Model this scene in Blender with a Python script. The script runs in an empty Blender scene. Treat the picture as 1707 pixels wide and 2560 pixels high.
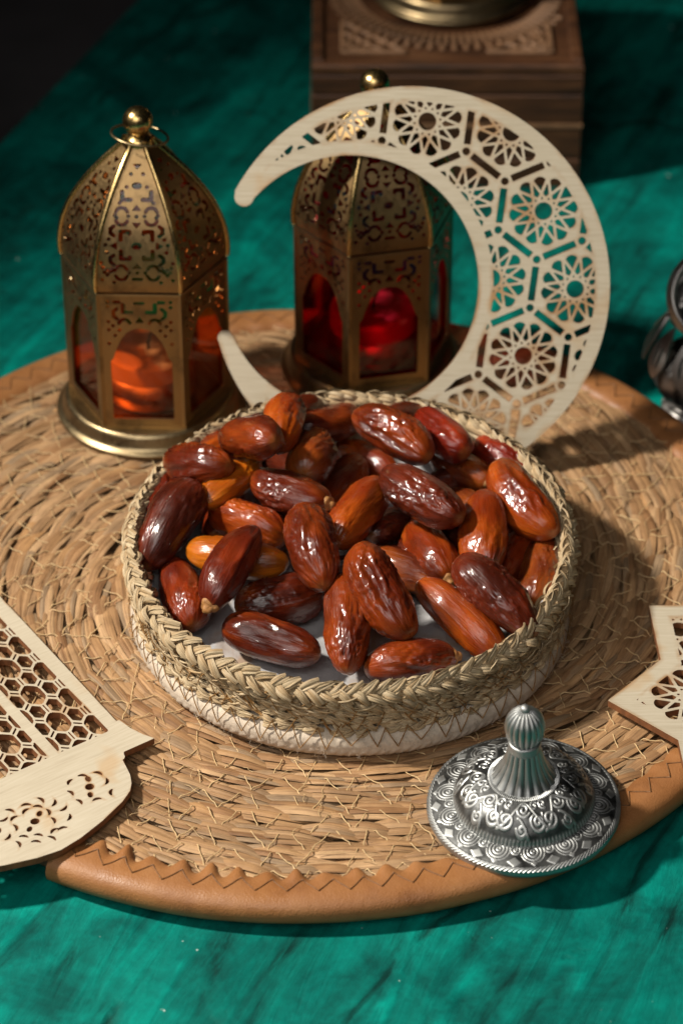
import bpy, math, random
import numpy as np
from mathutils import Vector, Matrix
random.seed(7)
RNG = np.random.default_rng(11)
PI = math.pi
scene = bpy.context.scene
COL = scene.collection

# ------------------------------------------------------------------ camera, light, exposure
cam_d = bpy.data.cameras.new('camera')
cam = bpy.data.objects.new('camera', cam_d)
COL.objects.link(cam)
cam.location = (0.0153, -0.9546, 0.7623)
cam.rotation_euler = (math.radians(90 - 37.05), 0, 0)
cam_d.sensor_fit = 'VERTICAL'
cam_d.sensor_height = 36.0
cam_d.sensor_width = 36.0
cam_d.lens = 107.14
cam_d.clip_start = 0.02
cam_d.clip_end = 60
cam_d.dof.use_dof = True
cam_d.dof.focus_distance = 1.125
cam_d.dof.aperture_fstop = 9.0
cam_d.dof.aperture_blades = 9
scene.camera = cam

world = bpy.data.worlds.new('World')
scene.world = world
world.use_nodes = True
bg = world.node_tree.nodes['Background']
bg.inputs['Color'].default_value = (0.95, 0.97, 1.0, 1)
bg.inputs['Strength'].default_value = 0.004

def aim(o, target):
    o.rotation_euler = (Vector(target) - o.location).to_track_quat('-Z', 'Y').to_euler()

# key: a hard studio spot, high on the left, a little in front of the crescent
kd = bpy.data.lights.new('key_spot', 'SPOT')
kd.energy = 158
kd.color = (1.0, 0.93, 0.82)
kd.shadow_soft_size = 0.055
kd.spot_size = math.radians(76)
kd.spot_blend = 0.5
key = bpy.data.objects.new('key_spot', kd)
COL.objects.link(key)
key.location = (-0.93, -0.07, 1.15)
aim(key, (1.20, -0.50, 0.0))
# soft fill: unseen area lamp added to lift the shadows, narrow spread so that the back stays dark
fd = bpy.data.lights.new('fill_area', 'AREA')
fd.energy = 1.25
fd.color = (1.0, 0.95, 0.9)
fd.shape = 'RECTANGLE'
fd.size = 1.1
fd.size_y = 0.8
fd.spread = math.radians(62)
fill = bpy.data.objects.new('fill_area', fd)
COL.objects.link(fill)
fill.location = (-0.20, -0.85, 0.80)
aim(fill, (0.02, -0.17, 0.0))

vs = scene.view_settings
vs.view_transform = 'Standard'
vs.look = 'None'
vs.exposure = 0.0
vs.gamma = 1.0
vs.use_curve_mapping = False
scene.render.engine = 'CYCLES'
scene.cycles.use_denoising = True
scene.cycles.max_bounces = 10
scene.cycles.transparent_max_bounces = 16
scene.cycles.caustics_reflective = False
scene.cycles.caustics_refractive = False
scene.cycles.sample_clamp_indirect = 6.0

# ------------------------------------------------------------------ helpers
def vnoise(p, seed=0):
    p = np.asarray(p, float)
    i = np.floor(p).astype(np.int64)
    f = p - i
    u = f * f * (3 - 2 * f)
    def h(a, b, c):
        n = (a * 374761393 + b * 668265263 + c * 1440662683 + seed * 974634533) & 0xffffffff
        n = ((n ^ (n >> 13)) * 1274126177) & 0xffffffff
        n = ((n ^ (n >> 15)) * 2246822519) & 0xffffffff
        return ((n ^ (n >> 16)) & 0xffffff) / float(0xffffff)
    x, y, z = i[..., 0], i[..., 1], i[..., 2]
    ux, uy, uz = u[..., 0], u[..., 1], u[..., 2]
    def lx(yy, zz):
        return h(x, yy, zz) * (1 - ux) + h(x + 1, yy, zz) * ux
    a = lx(y, z) * (1 - uy) + lx(y + 1, z) * uy
    b = lx(y, z + 1) * (1 - uy) + lx(y + 1, z + 1) * uy
    return (a * (1 - uz) + b * uz) * 2 - 1

def fbm(p, seed=0, octv=3):
    s = 0; a = 1; t = 0
    p = np.asarray(p, float)
    for k in range(octv):
        s = s + a * vnoise(p * 2 ** k + 17.3 * k, seed + k)
        t += a; a *= 0.5
    return s / t

def sstep(a, b, x):
    t = np.clip((x - a) / (b - a), 0, 1)
    return t * t * (3 - 2 * t)

def mesh_data(name, V, F, mats, smooth=True, midx=None, uv=None, col=None, sharp=None):
    me = bpy.data.meshes.new(name)
    me.from_pydata([tuple(v) for v in np.asarray(V, float)], [], [tuple(int(i) for i in f) for f in F])
    for m in (mats if isinstance(mats, (list, tuple)) else [mats]):
        me.materials.append(m)
    if isinstance(smooth, bool):
        me.polygons.foreach_set('use_smooth', [smooth] * len(me.polygons))
    else:
        me.polygons.foreach_set('use_smooth', list(smooth))
    if midx is not None:
        me.polygons.foreach_set('material_index', list(midx))
    if uv is not None:
        ul = me.uv_layers.new(name='UVMap')
        li = np.empty(len(me.loops), np.int32)
        me.loops.foreach_get('vertex_index', li)
        ul.data.foreach_set('uv', np.asarray(uv, float)[li].ravel())
    if col is not None:
        ca = me.color_attributes.new('tone', 'FLOAT_COLOR', 'POINT')
        c = np.ones((len(V), 4)); c[:, :np.asarray(col).shape[1]] = col
        ca.data.foreach_set('color', c.ravel())
    me.update()
    return me

def link(name, me, parent=None, M=None):
    o = bpy.data.objects.new(name, me)
    COL.objects.link(o)
    if parent is not None:
        o.parent = parent
    if M is not None:
        o.matrix_local = M
    return o

def part(name, V, F, mat, parent, M=None, **k):
    return link(name, mesh_data(name, V, F, mat, **k), parent, M)

def tag(o, label, cat=None, group=None, kind=None):
    if label: o['label'] = label
    if cat: o['category'] = cat
    if group: o['group'] = group
    if kind: o['kind'] = kind
    return o

def thing(name, label, cat, loc=(0, 0, 0), rot=(0, 0, 0), group=None):
    o = bpy.data.objects.new(name, None)
    o.empty_display_size = 0.01
    COL.objects.link(o)
    o.location = loc; o.rotation_euler = rot
    return tag(o, label, cat, group)

def grid_faces(nu, nv, wrap_u=False, wrap_v=False, flip=False):
    F = []
    for i in range(nu if wrap_u else nu - 1):
        for j in range(nv if wrap_v else nv - 1):
            a = i * nv + j; b = ((i + 1) % nu) * nv + j
            c = ((i + 1) % nu) * nv + (j + 1) % nv; d = i * nv + (j + 1) % nv
            F.append((a, d, c, b) if flip else (a, b, c, d))
    return F

def lathe(prof, n=64, closed=False):
    prof = np.asarray(prof, float)
    m = len(prof)
    a = np.linspace(0, 2 * PI, n, endpoint=False)
    V = np.zeros((n, m, 3))
    V[..., 0] = np.cos(a)[:, None] * prof[None, :, 0]
    V[..., 1] = np.sin(a)[:, None] * prof[None, :, 0]
    V[..., 2] = prof[None, :, 1]
    return V.reshape(-1, 3), grid_faces(n, m, wrap_u=True, wrap_v=closed)

def tube(pts, rad, n=6, closed=False, caps=True):
    P = np.asarray(pts, float); m = len(P)
    R = np.full(m, rad, float) if np.isscalar(rad) else np.asarray(rad, float)
    if closed:
        T = np.roll(P, -1, 0) - np.roll(P, 1, 0)
    else:
        T = np.gradient(P, axis=0)
    T /= np.linalg.norm(T, axis=1)[:, None] + 1e-12
    up = np.array([0, 0, 1.0])
    if abs(T[:, 2]).mean() > 0.85: up = np.array([0, 1.0, 0])
    N = np.cross(np.broadcast_to(up, T.shape), T); N /= np.linalg.norm(N, axis=1)[:, None] + 1e-12
    B = np.cross(T, N)
    a = np.linspace(0, 2 * PI, n, endpoint=False)
    V = P[:, None] + R[:, None, None] * (np.cos(a)[None, :, None] * N[:, None] + np.sin(a)[None, :, None] * B[:, None])
    F = grid_faces(m, n, wrap_u=closed, wrap_v=True)
    if caps and not closed:
        F += [tuple(range(n - 1, -1, -1)), tuple((m - 1) * n + k for k in range(n))]
    return V.reshape(-1, 3), F

def box(x0, x1, y0, y1, z0, z1, bev=0.0):
    if bev <= 0:
        V = [(x, y, z) for x in (x0, x1) for y in (y0, y1) for z in (z0, z1)]
        return np.array(V), [(0, 1, 3, 2), (4, 6, 7, 5), (0, 4, 5, 1), (2, 3, 7, 6), (0, 2, 6, 4), (1, 5, 7, 3)]
    # bevelled: stack of insets along z
    pr = [(bev, z0), (0, z0 + bev), (0, z1 - bev), (bev, z1)]
    V = []
    for i, z in pr:
        c = bev if i == 0 else bev * 1.0
        V += [(x0 + i + bev * .0, y0 + i, z), (x1 - i, y0 + i, z), (x1 - i, y1 - i, z), (x0 + i, y1 - i, z)]
    F = [(3, 2, 1, 0), (12, 13, 14, 15)]
    for k in range(3):
        for j in range(4):
            a = k * 4 + j; b = k * 4 + (j + 1) % 4
            F.append((a, b, b + 4, a + 4))
    return np.array(V), F

class Join:
    def __init__(s): s.V = []; s.F = []; s.U = []; s.C = []; s.n = 0
    def add(s, V, F, uv=None, col=None):
        V = np.asarray(V, float)
        s.V.append(V); s.F += [tuple(i + s.n for i in f) for f in F]
        if uv is not None: s.U.append(uv)
        if col is not None: s.C.append(np.broadcast_to(col, (len(V), 3)))
        s.n += len(V)
    def build(s, name, mat, parent=None, M=None, **k):
        if s.U: k['uv'] = np.concatenate(s.U)
        if s.C: k['col'] = np.concatenate(s.C)
        return part(name, np.concatenate(s.V), s.F, mat, parent, M, **k)

def cut_sheet(sdf, x0, x1, y0, y1, step, thick, mapf=None, flat=True):
    """Marching squares: the solid (sdf<0) of a sheet with real holes, as a slab `thick` deep.
    Returns V, F, material index (1 on cut edges), smooth flags, uv."""
    nx = max(2, int(math.ceil((x1 - x0) / step))); ny = max(2, int(math.ceil((y1 - y0) / step)))
    xs = np.linspace(x0, x1, nx + 1); ys = np.linspace(y0, y1, ny + 1)
    X, Y = np.meshgrid(xs, ys)
    S = sdf(X, Y).astype(float)
    S[np.abs(S) < 1e-9] = 1e-9
    S[0] = np.maximum(S[0], 1e-6); S[-1] = np.maximum(S[-1], 1e-6)
    S[:, 0] = np.maximum(S[:, 0], 1e-6); S[:, -1] = np.maximum(S[:, -1], 1e-6)
    ins = S < 0
    vid = np.full(S.shape, -1, int); k = ins.sum(); vid[ins] = np.arange(k)
    P = [np.stack([X[ins], Y[ins]], -1)]
    he = np.full((ny + 1, nx), -1, int); m = ins[:, :-1] != ins[:, 1:]
    t = S[:, :-1][m] / (S[:, :-1][m] - S[:, 1:][m])
    P.append(np.stack([X[:, :-1][m] + t * (X[:, 1:][m] - X[:, :-1][m]), Y[:, :-1][m]], -1))
    he[m] = k + np.arange(m.sum()); k += m.sum()
    ve = np.full((ny, nx + 1), -1, int); m = ins[:-1] != ins[1:]
    t = S[:-1][m] / (S[:-1][m] - S[1:][m])
    P.append(np.stack([X[:-1][m], Y[:-1][m] + t * (Y[1:][m] - Y[:-1][m])], -1))
    ve[m] = k + np.arange(m.sum()); k += m.sum()
    P = np.concatenate(P)
    cnt = ins[:-1, :-1].astype(int) + ins[:-1, 1:] + ins[1:, 1:] + ins[1:, :-1]
    F = []
    for j, i in zip(*np.where(cnt == 4)):
        F.append((vid[j, i], vid[j, i + 1], vid[j + 1, i + 1], vid[j + 1, i]))
    seg = []
    for j, i in zip(*np.where((cnt > 0) & (cnt < 4))):
        cs = ((j, i), (j, i + 1), (j + 1, i + 1), (j + 1, i))
        es = (he[j, i], ve[j, i + 1], he[j + 1, i], ve[j, i])
        poly = []; kinds = []
        for q in range(4):
            if ins[cs[q]]: poly.append(vid[cs[q]]); kinds.append(0)
            if es[q] >= 0: poly.append(es[q]); kinds.append(1)
        if len(poly) < 3: continue
        F.append(tuple(poly))
        L = len(poly)
        for q in range(L):
            if kinds[q] and kinds[(q + 1) % L]: seg.append((poly[q], poly[(q + 1) % L]))
    n = len(P)
    mapf = mapf or (lambda x, y, d: np.stack([x, y, -d], -1))
    fr = mapf(P[:, 0], P[:, 1], 0 * P[:, 0]); bk = mapf(P[:, 0], P[:, 1], 0 * P[:, 0] + thick)
    seg = np.array(seg, int).reshape(-1, 2)
    V = np.concatenate([fr, bk, fr, bk])
    FF = list(F) + [tuple(i + n for i in reversed(f)) for f in F]
    W = [(a + 2 * n, a + 3 * n, b + 3 * n, b + 2 * n) for a, b in seg]
    mi = [0] * len(FF) + [1] * len(W)
    sm = [not flat] * len(FF) + [True] * len(W)
    uv = np.concatenate([P] * 4)
    return V, FF + [tuple(reversed(w)) for w in W], mi, sm, uv

def sheet_mesh(name, mats, *a, scorch=0.0016, **k):
    V, F, mi, sm, uv = cut_sheet(*a, **k)
    used = np.zeros(len(V), bool)
    for f in F: used[list(f)] = True
    new = np.cumsum(used) - 1
    F = [tuple(new[i] for i in f) for f in F]
    d = np.abs(a[0](uv[used][:, 0], uv[used][:, 1]))
    col = np.repeat(np.clip(1 - d / scorch, 0, 1)[:, None], 3, 1)
    return mesh_data(name, V[used], F, mats, smooth=sm, midx=mi, uv=uv[used], col=col)

# 2D signed distances (metres)
def d_circ(x, y, cx, cy, r): return np.hypot(x - cx, y - cy) - r
def d_box(x, y, cx, cy, hx, hy, a=0.0, rnd=0.0):
    c, s = math.cos(a), math.sin(a)
    u = c * (x - cx) + s * (y - cy); v = -s * (x - cx) + c * (y - cy)
    qx = np.abs(u) - hx + rnd; qy = np.abs(v) - hy + rnd
    return np.hypot(np.maximum(qx, 0), np.maximum(qy, 0)) + np.minimum(np.maximum(qx, qy), 0) - rnd
def d_seg(x, y, ax, ay, bx, by, r):
    px, py = x - ax, y - ay; dx, dy = bx - ax, by - ay
    h = np.clip((px * dx + py * dy) / (dx * dx + dy * dy + 1e-18), 0, 1)
    return np.hypot(px - dx * h, py - dy * h) - r
def d_poly(x, y, P):
    d = np.full(np.shape(x), 1e9); sgn = np.ones(np.shape(x)); n = len(P)
    for i in range(n):
        ax, ay = P[i]; bx, by = P[i - 1]
        d = np.minimum(d, d_seg(x, y, ax, ay, bx, by, 0))
        c = ((ay > y) != (by > y)) & (x < (bx - ax) * (y - ay) / ((by - ay) if by != ay else 1e-18) + ax)
        sgn = np.where(c, -sgn, sgn)
    return d * sgn

# ------------------------------------------------------------------ materials
class NT:
    def __init__(s, name):
        s.m = bpy.data.materials.new(name); s.m.use_nodes = True
        s.t = s.m.node_tree; s.b = s.t.nodes['Principled BSDF']; s.out = s.t.nodes['Material Output']
    def n(s, ty, **k):
        nd = s.t.nodes.new('ShaderNode' + ty)
        for a, v in k.items():
            if a.startswith('i_'):
                nd.inputs[a[2:].replace('_', ' ')].default_value = v
            else: setattr(nd, a, v)
        return nd
    def l(s, a, b): s.t.links.new(a, b)
    def set(s, **k):
        for a, v in k.items():
            s.b.inputs[a.replace('_', ' ')].default_value = v
        return s
    def coord(s, which='Object', scale=(1, 1, 1), rot=(0, 0, 0), tex=False):
        tc = s.n('TexCoord'); mp = s.n('Mapping')
        if tex: mp.vector_type = 'TEXTURE'
        mp.inputs['Scale'].default_value = scale; mp.inputs['Rotation'].default_value = rot
        s.l(tc.outputs[which], mp.inputs['Vector'])
        return mp.outputs['Vector']
    def noise(s, vec, scale, detail=4, rough=0.55, dist=0.0):
        nd = s.n('TexNoise'); nd.inputs['Scale'].default_value = scale
        nd.inputs['Detail'].default_value = detail; nd.inputs['Roughness'].default_value = rough
        nd.inputs['Distortion'].default_value = dist
        if vec is not None: s.l(vec, nd.inputs['Vector'])
        return nd.outputs['Fac']
    def ramp(s, fac, stops, interp='LINEAR'):
        r = s.n('ValToRGB'); cr = r.color_ramp; cr.interpolation = interp
        while len(cr.elements) < len(stops): cr.elements.new(0.5)
        for e, (p, c) in zip(cr.elements, stops):
            e.position = p; e.color = (*c, 1) if len(c) == 3 else c
        s.l(fac, r.inputs['Fac']); return r.outputs['Color']
    def mix(s, fac, a, b, mode='MIX'):
        mx = s.n('Mix', data_type='RGBA', blend_type=mode)
        for sock, v in ((0, fac), (6, a), (7, b)):
            if hasattr(v, 'links') or hasattr(v, 'is_linked'): s.l(v, mx.inputs[sock])
            else: mx.inputs[sock].default_value = (*v, 1) if isinstance(v, tuple) and len(v) == 3 else v
        return mx.outputs[2]
    def math(s, op, a, b=0.0):
        m = s.n('Math', operation=op)
        for q, v in enumerate((a, b)):
            if hasattr(v, 'is_linked'): s.l(v, m.inputs[q])
            else: m.inputs[q].default_value = v
        return m.outputs[0]
    def bump(s, h, strength=0.3, dist=0.001, prev=None):
        b = s.n('Bump'); b.inputs['Strength'].default_value = strength; b.inputs['Distance'].default_value = dist
        s.l(h, b.inputs['Height'])
        if prev is not None: s.l(prev, b.inputs['Normal'])
        s.l(b.outputs['Normal'], s.b.inputs['Normal'])
        return b.outputs['Normal']
    def base(s, c): s.l(c, s.b.inputs['Base Color'])
    def rough(s, c): s.l(c, s.b.inputs['Roughness'])

def mat_board():
    n = NT('green_painted_board'); n.set(Roughness=0.62)
    n.b.inputs['Specular IOR Level'].default_value = 0.12
    v = n.coord('Object')
    st = n.coord('Object', (1.0, 6.0, 1), (0, 0, math.radians(-24)), tex=True)
    a = n.noise(v, 17, 7, 0.64, 0.9)
    b = n.noise(st, 80, 7, 0.62, 0.7)
    c = n.noise(v, 150, 6, 0.65)
    col = n.ramp(a, [(0.28, (0.0001, 0.050, 0.043)), (0.42, (0.0001, 0.105, 0.087)), (0.52, (0.0001, 0.165, 0.134)), (0.62, (0.0002, 0.202, 0.161)), (0.75, (0.012, 0.140, 0.118))])
    streak = n.ramp(b, [(0.33, (0.12, 0.14, 0.14)), (0.43, (0.70, 0.70, 0.70)), (0.56, (1, 1, 1)), (0.68, (1.5, 1.45, 1.42))])
    col = n.mix(0.85, col, streak, 'MULTIPLY')
    big = n.noise(n.coord('Object', (1.0, 2.2, 1), (0, 0, math.radians(-30)), tex=True), 11, 6, 0.66, 0.5)
    col = n.mix(0.9, col, n.ramp(big, [(0.34, (0.45, 0.5, 0.5)), (0.5, (0.95, 0.95, 0.95)), (0.66, (1.25, 1.22, 1.2))]), 'MULTIPLY')
    vc = n.n('TexVoronoi', feature='SMOOTH_F1'); vc.inputs['Scale'].default_value = 30
    wv0 = n.n('VectorMath', operation='ADD'); nz0 = n.n('TexNoise'); nz0.inputs['Scale'].default_value = 30; nz0.inputs['Detail'].default_value = 6
    n.l(st, nz0.inputs['Vector']); s0 = n.n('VectorMath', operation='SCALE'); s0.inputs['Scale'].default_value = 0.06
    n.l(nz0.outputs['Color'], s0.inputs[0]); n.l(st, wv0.inputs[0]); n.l(s0.outputs[0], wv0.inputs[1]); n.l(wv0.outputs[0], vc.inputs['Vector'])
    col = n.mix(0.6, col, n.ramp(vc.outputs['Distance'], [(0.1, (1.2, 1.2, 1.2)), (0.5, (0.85, 0.87, 0.87)), (0.8, (0.55, 0.6, 0.6))]), 'MULTIPLY')
    fine = n.ramp(c, [(0.3, (0.66, 0.7, 0.7)), (0.7, (1.2, 1.15, 1.15))])
    col = n.mix(0.8, col, fine, 'MULTIPLY')
    crk = n.n('TexVoronoi', feature='DISTANCE_TO_EDGE'); crk.inputs['Scale'].default_value = 12
    wv = n.coord('Object', (1.0, 3.2, 1), (0, 0, math.radians(-26)), tex=True)
    ad = n.n('VectorMath', operation='ADD')
    nz = n.n('TexNoise'); nz.inputs['Scale'].default_value = 22; nz.inputs['Detail'].default_value = 5
    n.l(v, nz.inputs['Vector'])
    sc_ = n.n('VectorMath', operation='SCALE'); sc_.inputs['Scale'].default_value = 0.025
    n.l(nz.outputs['Color'], sc_.inputs[0]); n.l(wv, ad.inputs[0]); n.l(sc_.outputs[0], ad.inputs[1])
    n.l(ad.outputs[0], crk.inputs['Vector'])
    msk = n.ramp(n.noise(v, 14, 3), [(0.48, (0, 0, 0)), (0.56, (1, 1, 1))])
    cl = n.ramp(crk.outputs['Distance'], [(0.0, (1, 1, 1)), (0.028, (0, 0, 0))])
    ck = n.mix(1.0, cl, msk, 'MULTIPLY')
    col = n.mix(ck, col, (0.004, 0.05, 0.04))
    sp = n.ramp(n.noise(v, 210, 2), [(0.745, (0, 0, 0)), (0.77, (1, 1, 1))])
    col = n.mix(sp, col, (0.42, 0.5, 0.46))
    n.base(col)
    n.rough(n.ramp(b, [(0.3, (0.75,) * 3), (0.7, (0.48,) * 3)]))
    p1 = n.bump(b, 0.8, 0.0020)
    p2 = n.bump(c, 0.35, 0.0006, p1)
    inv = n.math('MULTIPLY', ck, -1.0)
    n.bump(inv, 0.8, 0.0012, p2)
    return n.m

def mat_floor():
    n = NT('dark_floor'); n.set(Roughness=0.7)
    v = n.coord('Object')
    n.base(n.ramp(n.noise(v, 12, 4), [(0.3, (0.030, 0.028, 0.029)), (0.7, (0.055, 0.050, 0.052))]))
    return n.m

def mat_straw(name, cols, bumpk=0.5, green=0.0):
    """dried leaf strips: UV u runs along the strip, v across"""
    n = NT(name); n.set(Roughness=0.62)
    n.b.inputs['Specular IOR Level'].default_value = 0.35
    uv = n.coord('UV', (1.6, 11, 1))
    gm = n.n('NewGeometry'); oi = n.n('ObjectInfo')
    r = n.math('FRACT', n.math('ADD', gm.outputs['Random Per Island'], oi.outputs['Random']))
    off = n.n('VectorMath', operation='ADD'); cx = n.n('CombineXYZ')
    n.l(n.math('MULTIPLY', r, 61.0), cx.inputs[0]); n.l(n.math('MULTIPLY', r, 37.0), cx.inputs[1])
    n.l(uv, off.inputs[0]); n.l(cx.outputs[0], off.inputs[1])
    f = n.noise(off.outputs[0], 1.0, 5, 0.65, 0.35)
    blot = n.noise(n.coord('Object'), 95, 4)
    base = n.ramp(r, [(i / (len(cols) - 1), c) for i, c in enumerate(cols)])
    fib = n.ramp(f, [(0.28, (0.30, 0.26, 0.21)), (0.43, (0.80, 0.76, 0.72)), (0.58, (1.12, 1.10, 1.05)), (0.75, (0.66, 0.58, 0.50))])
    c = n.mix(0.9, base, fib, 'MULTIPLY')
    c = n.mix(0.55, c, n.ramp(blot, [(0.3, (0.50, 0.44, 0.38)), (0.65, (1.15, 1.12, 1.08))]), 'MULTIPLY')
    n.base(c)
    n.bump(f, bumpk, 0.0007)
    return n.m

def mat_plain(name, col, rough=0.5, nscale=60, var=0.25, bump=0.2, metal=0.0, bdist=0.0005, **k):
    n = NT(name); n.set(Roughness=rough, Metallic=metal, **k)
    v = n.coord('Object')
    f = n.noise(v, nscale, 5, 0.6)
    lo = tuple(x * (1 - var) for x in col); hi = tuple(min(1, x * (1 + var)) for x in col)
    n.base(n.ramp(f, [(0.3, lo), (0.7, hi)]))
    if bump: n.bump(n.noise(v, nscale * 3.5, 4), bump, bdist)
    return n.m

def mat_brass(name, col=(0.29, 0.19, 0.088), dark=(0.075, 0.050, 0.030), rough=0.42):
    n = NT(name); n.set(Metallic=1.0, Roughness=rough)
    v = n.coord('Object'); s = n.coord('Object', (5, 5, 0.6))
    a = n.noise(v, 45, 5, 0.6); b = n.noise(s, 260, 4, 0.6)
    c = n.ramp(a, [(0.28, dark), (0.46, col), (0.75, tuple(min(1, x * 1.15) for x in col))])
    n.base(c)
    n.rough(n.ramp(b, [(0.3, (rough * 0.75,) * 3), (0.7, (rough * 1.3,) * 3)]))
    n.bump(b, 0.10, 0.0004)
    return n.m

def mat_glass(name, col, tint):
    n = NT(name)
    tr = n.n('BsdfTransparent'); tr.inputs['Color'].default_value = (*col, 1)
    gl = n.n('BsdfGlossy'); gl.inputs['Roughness'].default_value = 0.06; gl.inputs['Color'].default_value = (0.9, 0.9, 0.9, 1)
    df = n.n('BsdfTranslucent'); df.inputs['Color'].default_value = (*tint, 1)
    lw = n.n('Fresnel'); lw.inputs['IOR'].default_value = 1.45
    v = n.coord('Object')
    nn = n.noise(v, 60, 3)
    m0 = n.n('MixShader'); n.l(n.ramp(nn, [(0.3, (0.05,) * 3), (0.7, (0.08,) * 3)]), m0.inputs[0])
    n.l(tr.outputs[0], m0.inputs[1]); n.l(df.outputs[0], m0.inputs[2])
    m1 = n.n('MixShader'); gm = n.n('NewGeometry'); n.l(n.math('MULTIPLY', lw.outputs[0], n.math('SUBTRACT', 1.0, gm.outputs['Backfacing'])), m1.inputs[0]); n.l(m0.outputs[0], m1.inputs[1]); n.l(gl.outputs[0], m1.inputs[2])
    n.l(m1.outputs[0], n.out.inputs['Surface'])
    return n.m

def mat_ply(name='birch_plywood', rot=0.0, scale=1.0):
    n = NT(name); n.set(Roughness=0.6)
    n.b.inputs['Specular IOR Level'].default_value = 0.3
    g = n.coord('UV', (60 * scale, 900 * scale, 1), (0, 0, rot)); v = n.coord('UV')
    a = n.noise(g, 1.0, 5, 0.6, 0.3); b = n.noise(v, 26, 3); c = n.noise(v, 900, 2)
    col = n.ramp(a, [(0.25, (0.39, 0.335, 0.25)), (0.5, (0.455, 0.40, 0.305)), (0.75, (0.50, 0.445, 0.35))])
    col = n.mix(0.5, col, n.ramp(b, [(0.3, (0.86, 0.83, 0.78)), (0.7, (1.05, 1.04, 1.02))]), 'MULTIPLY')
    sc = n.ramp(n.noise(n.coord('UV', (1, 1, 1)), 41, 2, 0.5, 0.4), [(0.60, (0, 0, 0)), (0.72, (1, 1, 1))])
    col = n.mix(n.mix(1.0, sc, (0.45, 0.45, 0.45), 'MULTIPLY'), col, (0.42, 0.24, 0.09))
    at = n.n('Attribute'); at.attribute_name = 'tone'
    bm = n.ramp(n.noise(v, 48, 3), [(0.48, (0.03, 0.03, 0.03)), (0.66, (0.95, 0.95, 0.95))])
    col = n.mix(n.mix(1.0, at.outputs['Color'], bm, 'MULTIPLY'), col, (0.30, 0.15, 0.05))
    n.base(col)
    n.bump(c, 0.12, 0.0003)
    return n.m

def mat_leather():
    n = NT('tan_leather'); n.set(Roughness=0.42)
    v = n.coord('Object')
    a = n.noise(v, 34, 6, 0.65); vo = n.n('TexVoronoi'); vo.inputs['Scale'].default_value = 1500
    n.l(v, vo.inputs['Vector'])
    n.base(n.ramp(a, [(0.28, (0.165, 0.062, 0.018)), (0.45, (0.265, 0.108, 0.034)), (0.6, (0.305, 0.132, 0.044)), (0.78, (0.37, 0.185, 0.080))]))
    n.rough(n.ramp(n.noise(v, 60, 4), [(0.3, (0.40,) * 3), (0.7, (0.62,) * 3)]))
    p = n.bump(vo.outputs['Distance'], 0.3, 0.0003)
    n.bump(n.noise(v, 120, 4), 0.4, 0.0009, p)
    return n.m

def mat_date():
    n = NT('date_skin')
    at = n.n('Attribute'); at.attribute_name = 'tone'
    uv = n.coord('UV', (5, 9, 1)); uf = n.coord('UV', (3, 34, 1))
    oi = n.n('ObjectInfo')
    ad = n.n('VectorMath', operation='ADD'); cx = n.n('CombineXYZ')
    n.l(n.math('MULTIPLY', oi.outputs['Random'], 50.0), cx.inputs[0]); n.l(uf, ad.inputs[0]); n.l(cx.outputs[0], ad.inputs[1])
    fine = n.noise(ad.outputs[0], 1.0, 4, 0.6, 1.2)
    v = n.coord('Object')
    sp = n.noise(v, 420, 3)
    col = n.mix(0.5, at.outputs['Color'], n.ramp(fine, [(0.3, (0.66, 0.6, 0.6)), (0.65, (1.18, 1.15, 1.1))]), 'MULTIPLY')
    spk = n.ramp(n.noise(v, 900, 2), [(0.72, (0, 0, 0)), (0.80, (1, 1, 1))])
    col = n.mix(n.mix(1.0, spk, (0.25, 0.25, 0.25), 'MULTIPLY'), col, (0.42, 0.22, 0.10))
    n.base(col)
    n.set(Roughness=0.33, IOR=1.46)
    n.b.inputs['Specular IOR Level'].default_value = 0.22
    n.b.inputs['Subsurface Weight'].default_value = 0.40
    n.b.inputs['Subsurface Radius'].default_value = (1.0, 0.30, 0.10)
    n.b.inputs['Subsurface Scale'].default_value = 0.0045
    n.b.inputs['Coat Weight'].default_value = 1.0
    n.b.inputs['Coat Roughness'].default_value = 0.085
    n.rough(n.ramp(sp, [(0.3, (0.24,) * 3), (0.7, (0.46,) * 3)]))
    dull = n.noise(n.coord('UV', (2.2, 2.6, 1)), 1.6, 4, 0.6)
    dv = n.n('VectorMath', operation='ADD'); n.l(ad.outputs[0], dv.inputs[0])
    n.l(n.ramp(n.noise(v, 95, 4, 0.6), [(0.36, (0.25,) * 3), (0.52, (1.0,) * 3)]), n.b.inputs['Coat Weight'])
    p = n.bump(fine, 0.42, 0.0010)
    n.bump(sp, 0.08, 0.0004, p)
    cb = n.n('Bump'); cb.inputs['Strength'].default_value = 0.30; cb.inputs['Distance'].default_value = 0.0008
    n.l(fine, cb.inputs['Height']); n.l(cb.outputs['Normal'], n.b.inputs['Coat Normal'])
    return n.m

def mat_silver(name='antique_silver', dark=(0.030, 0.030, 0.031), lite=(0.44, 0.45, 0.445), rough=0.42):
    n = NT(name); n.set(Metallic=1.0)
    at = n.n('Attribute'); at.attribute_name = 'tone'
    sep = n.n('SeparateColor'); n.l(at.outputs['Color'], sep.inputs[0])
    v = n.coord('Object'); a = n.noise(v, 300, 4); b = n.noise(v, 70, 3)
    fac = n.math('ADD', sep.outputs[0], n.math('MULTIPLY', n.math('SUBTRACT', a, 0.5), 0.5))
    n.base(n.ramp(fac, [(0.02, dark), (0.20, tuple(x * 0.35 for x in lite)), (0.5, tuple(x * 0.8 for x in lite)), (0.9, lite)]))
    n.rough(n.ramp(b, [(0.3, (rough * 0.8,) * 3), (0.7, (rough * 1.5,) * 3)]))
    n.bump(a, 0.12, 0.0003)
    return n.m

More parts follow.
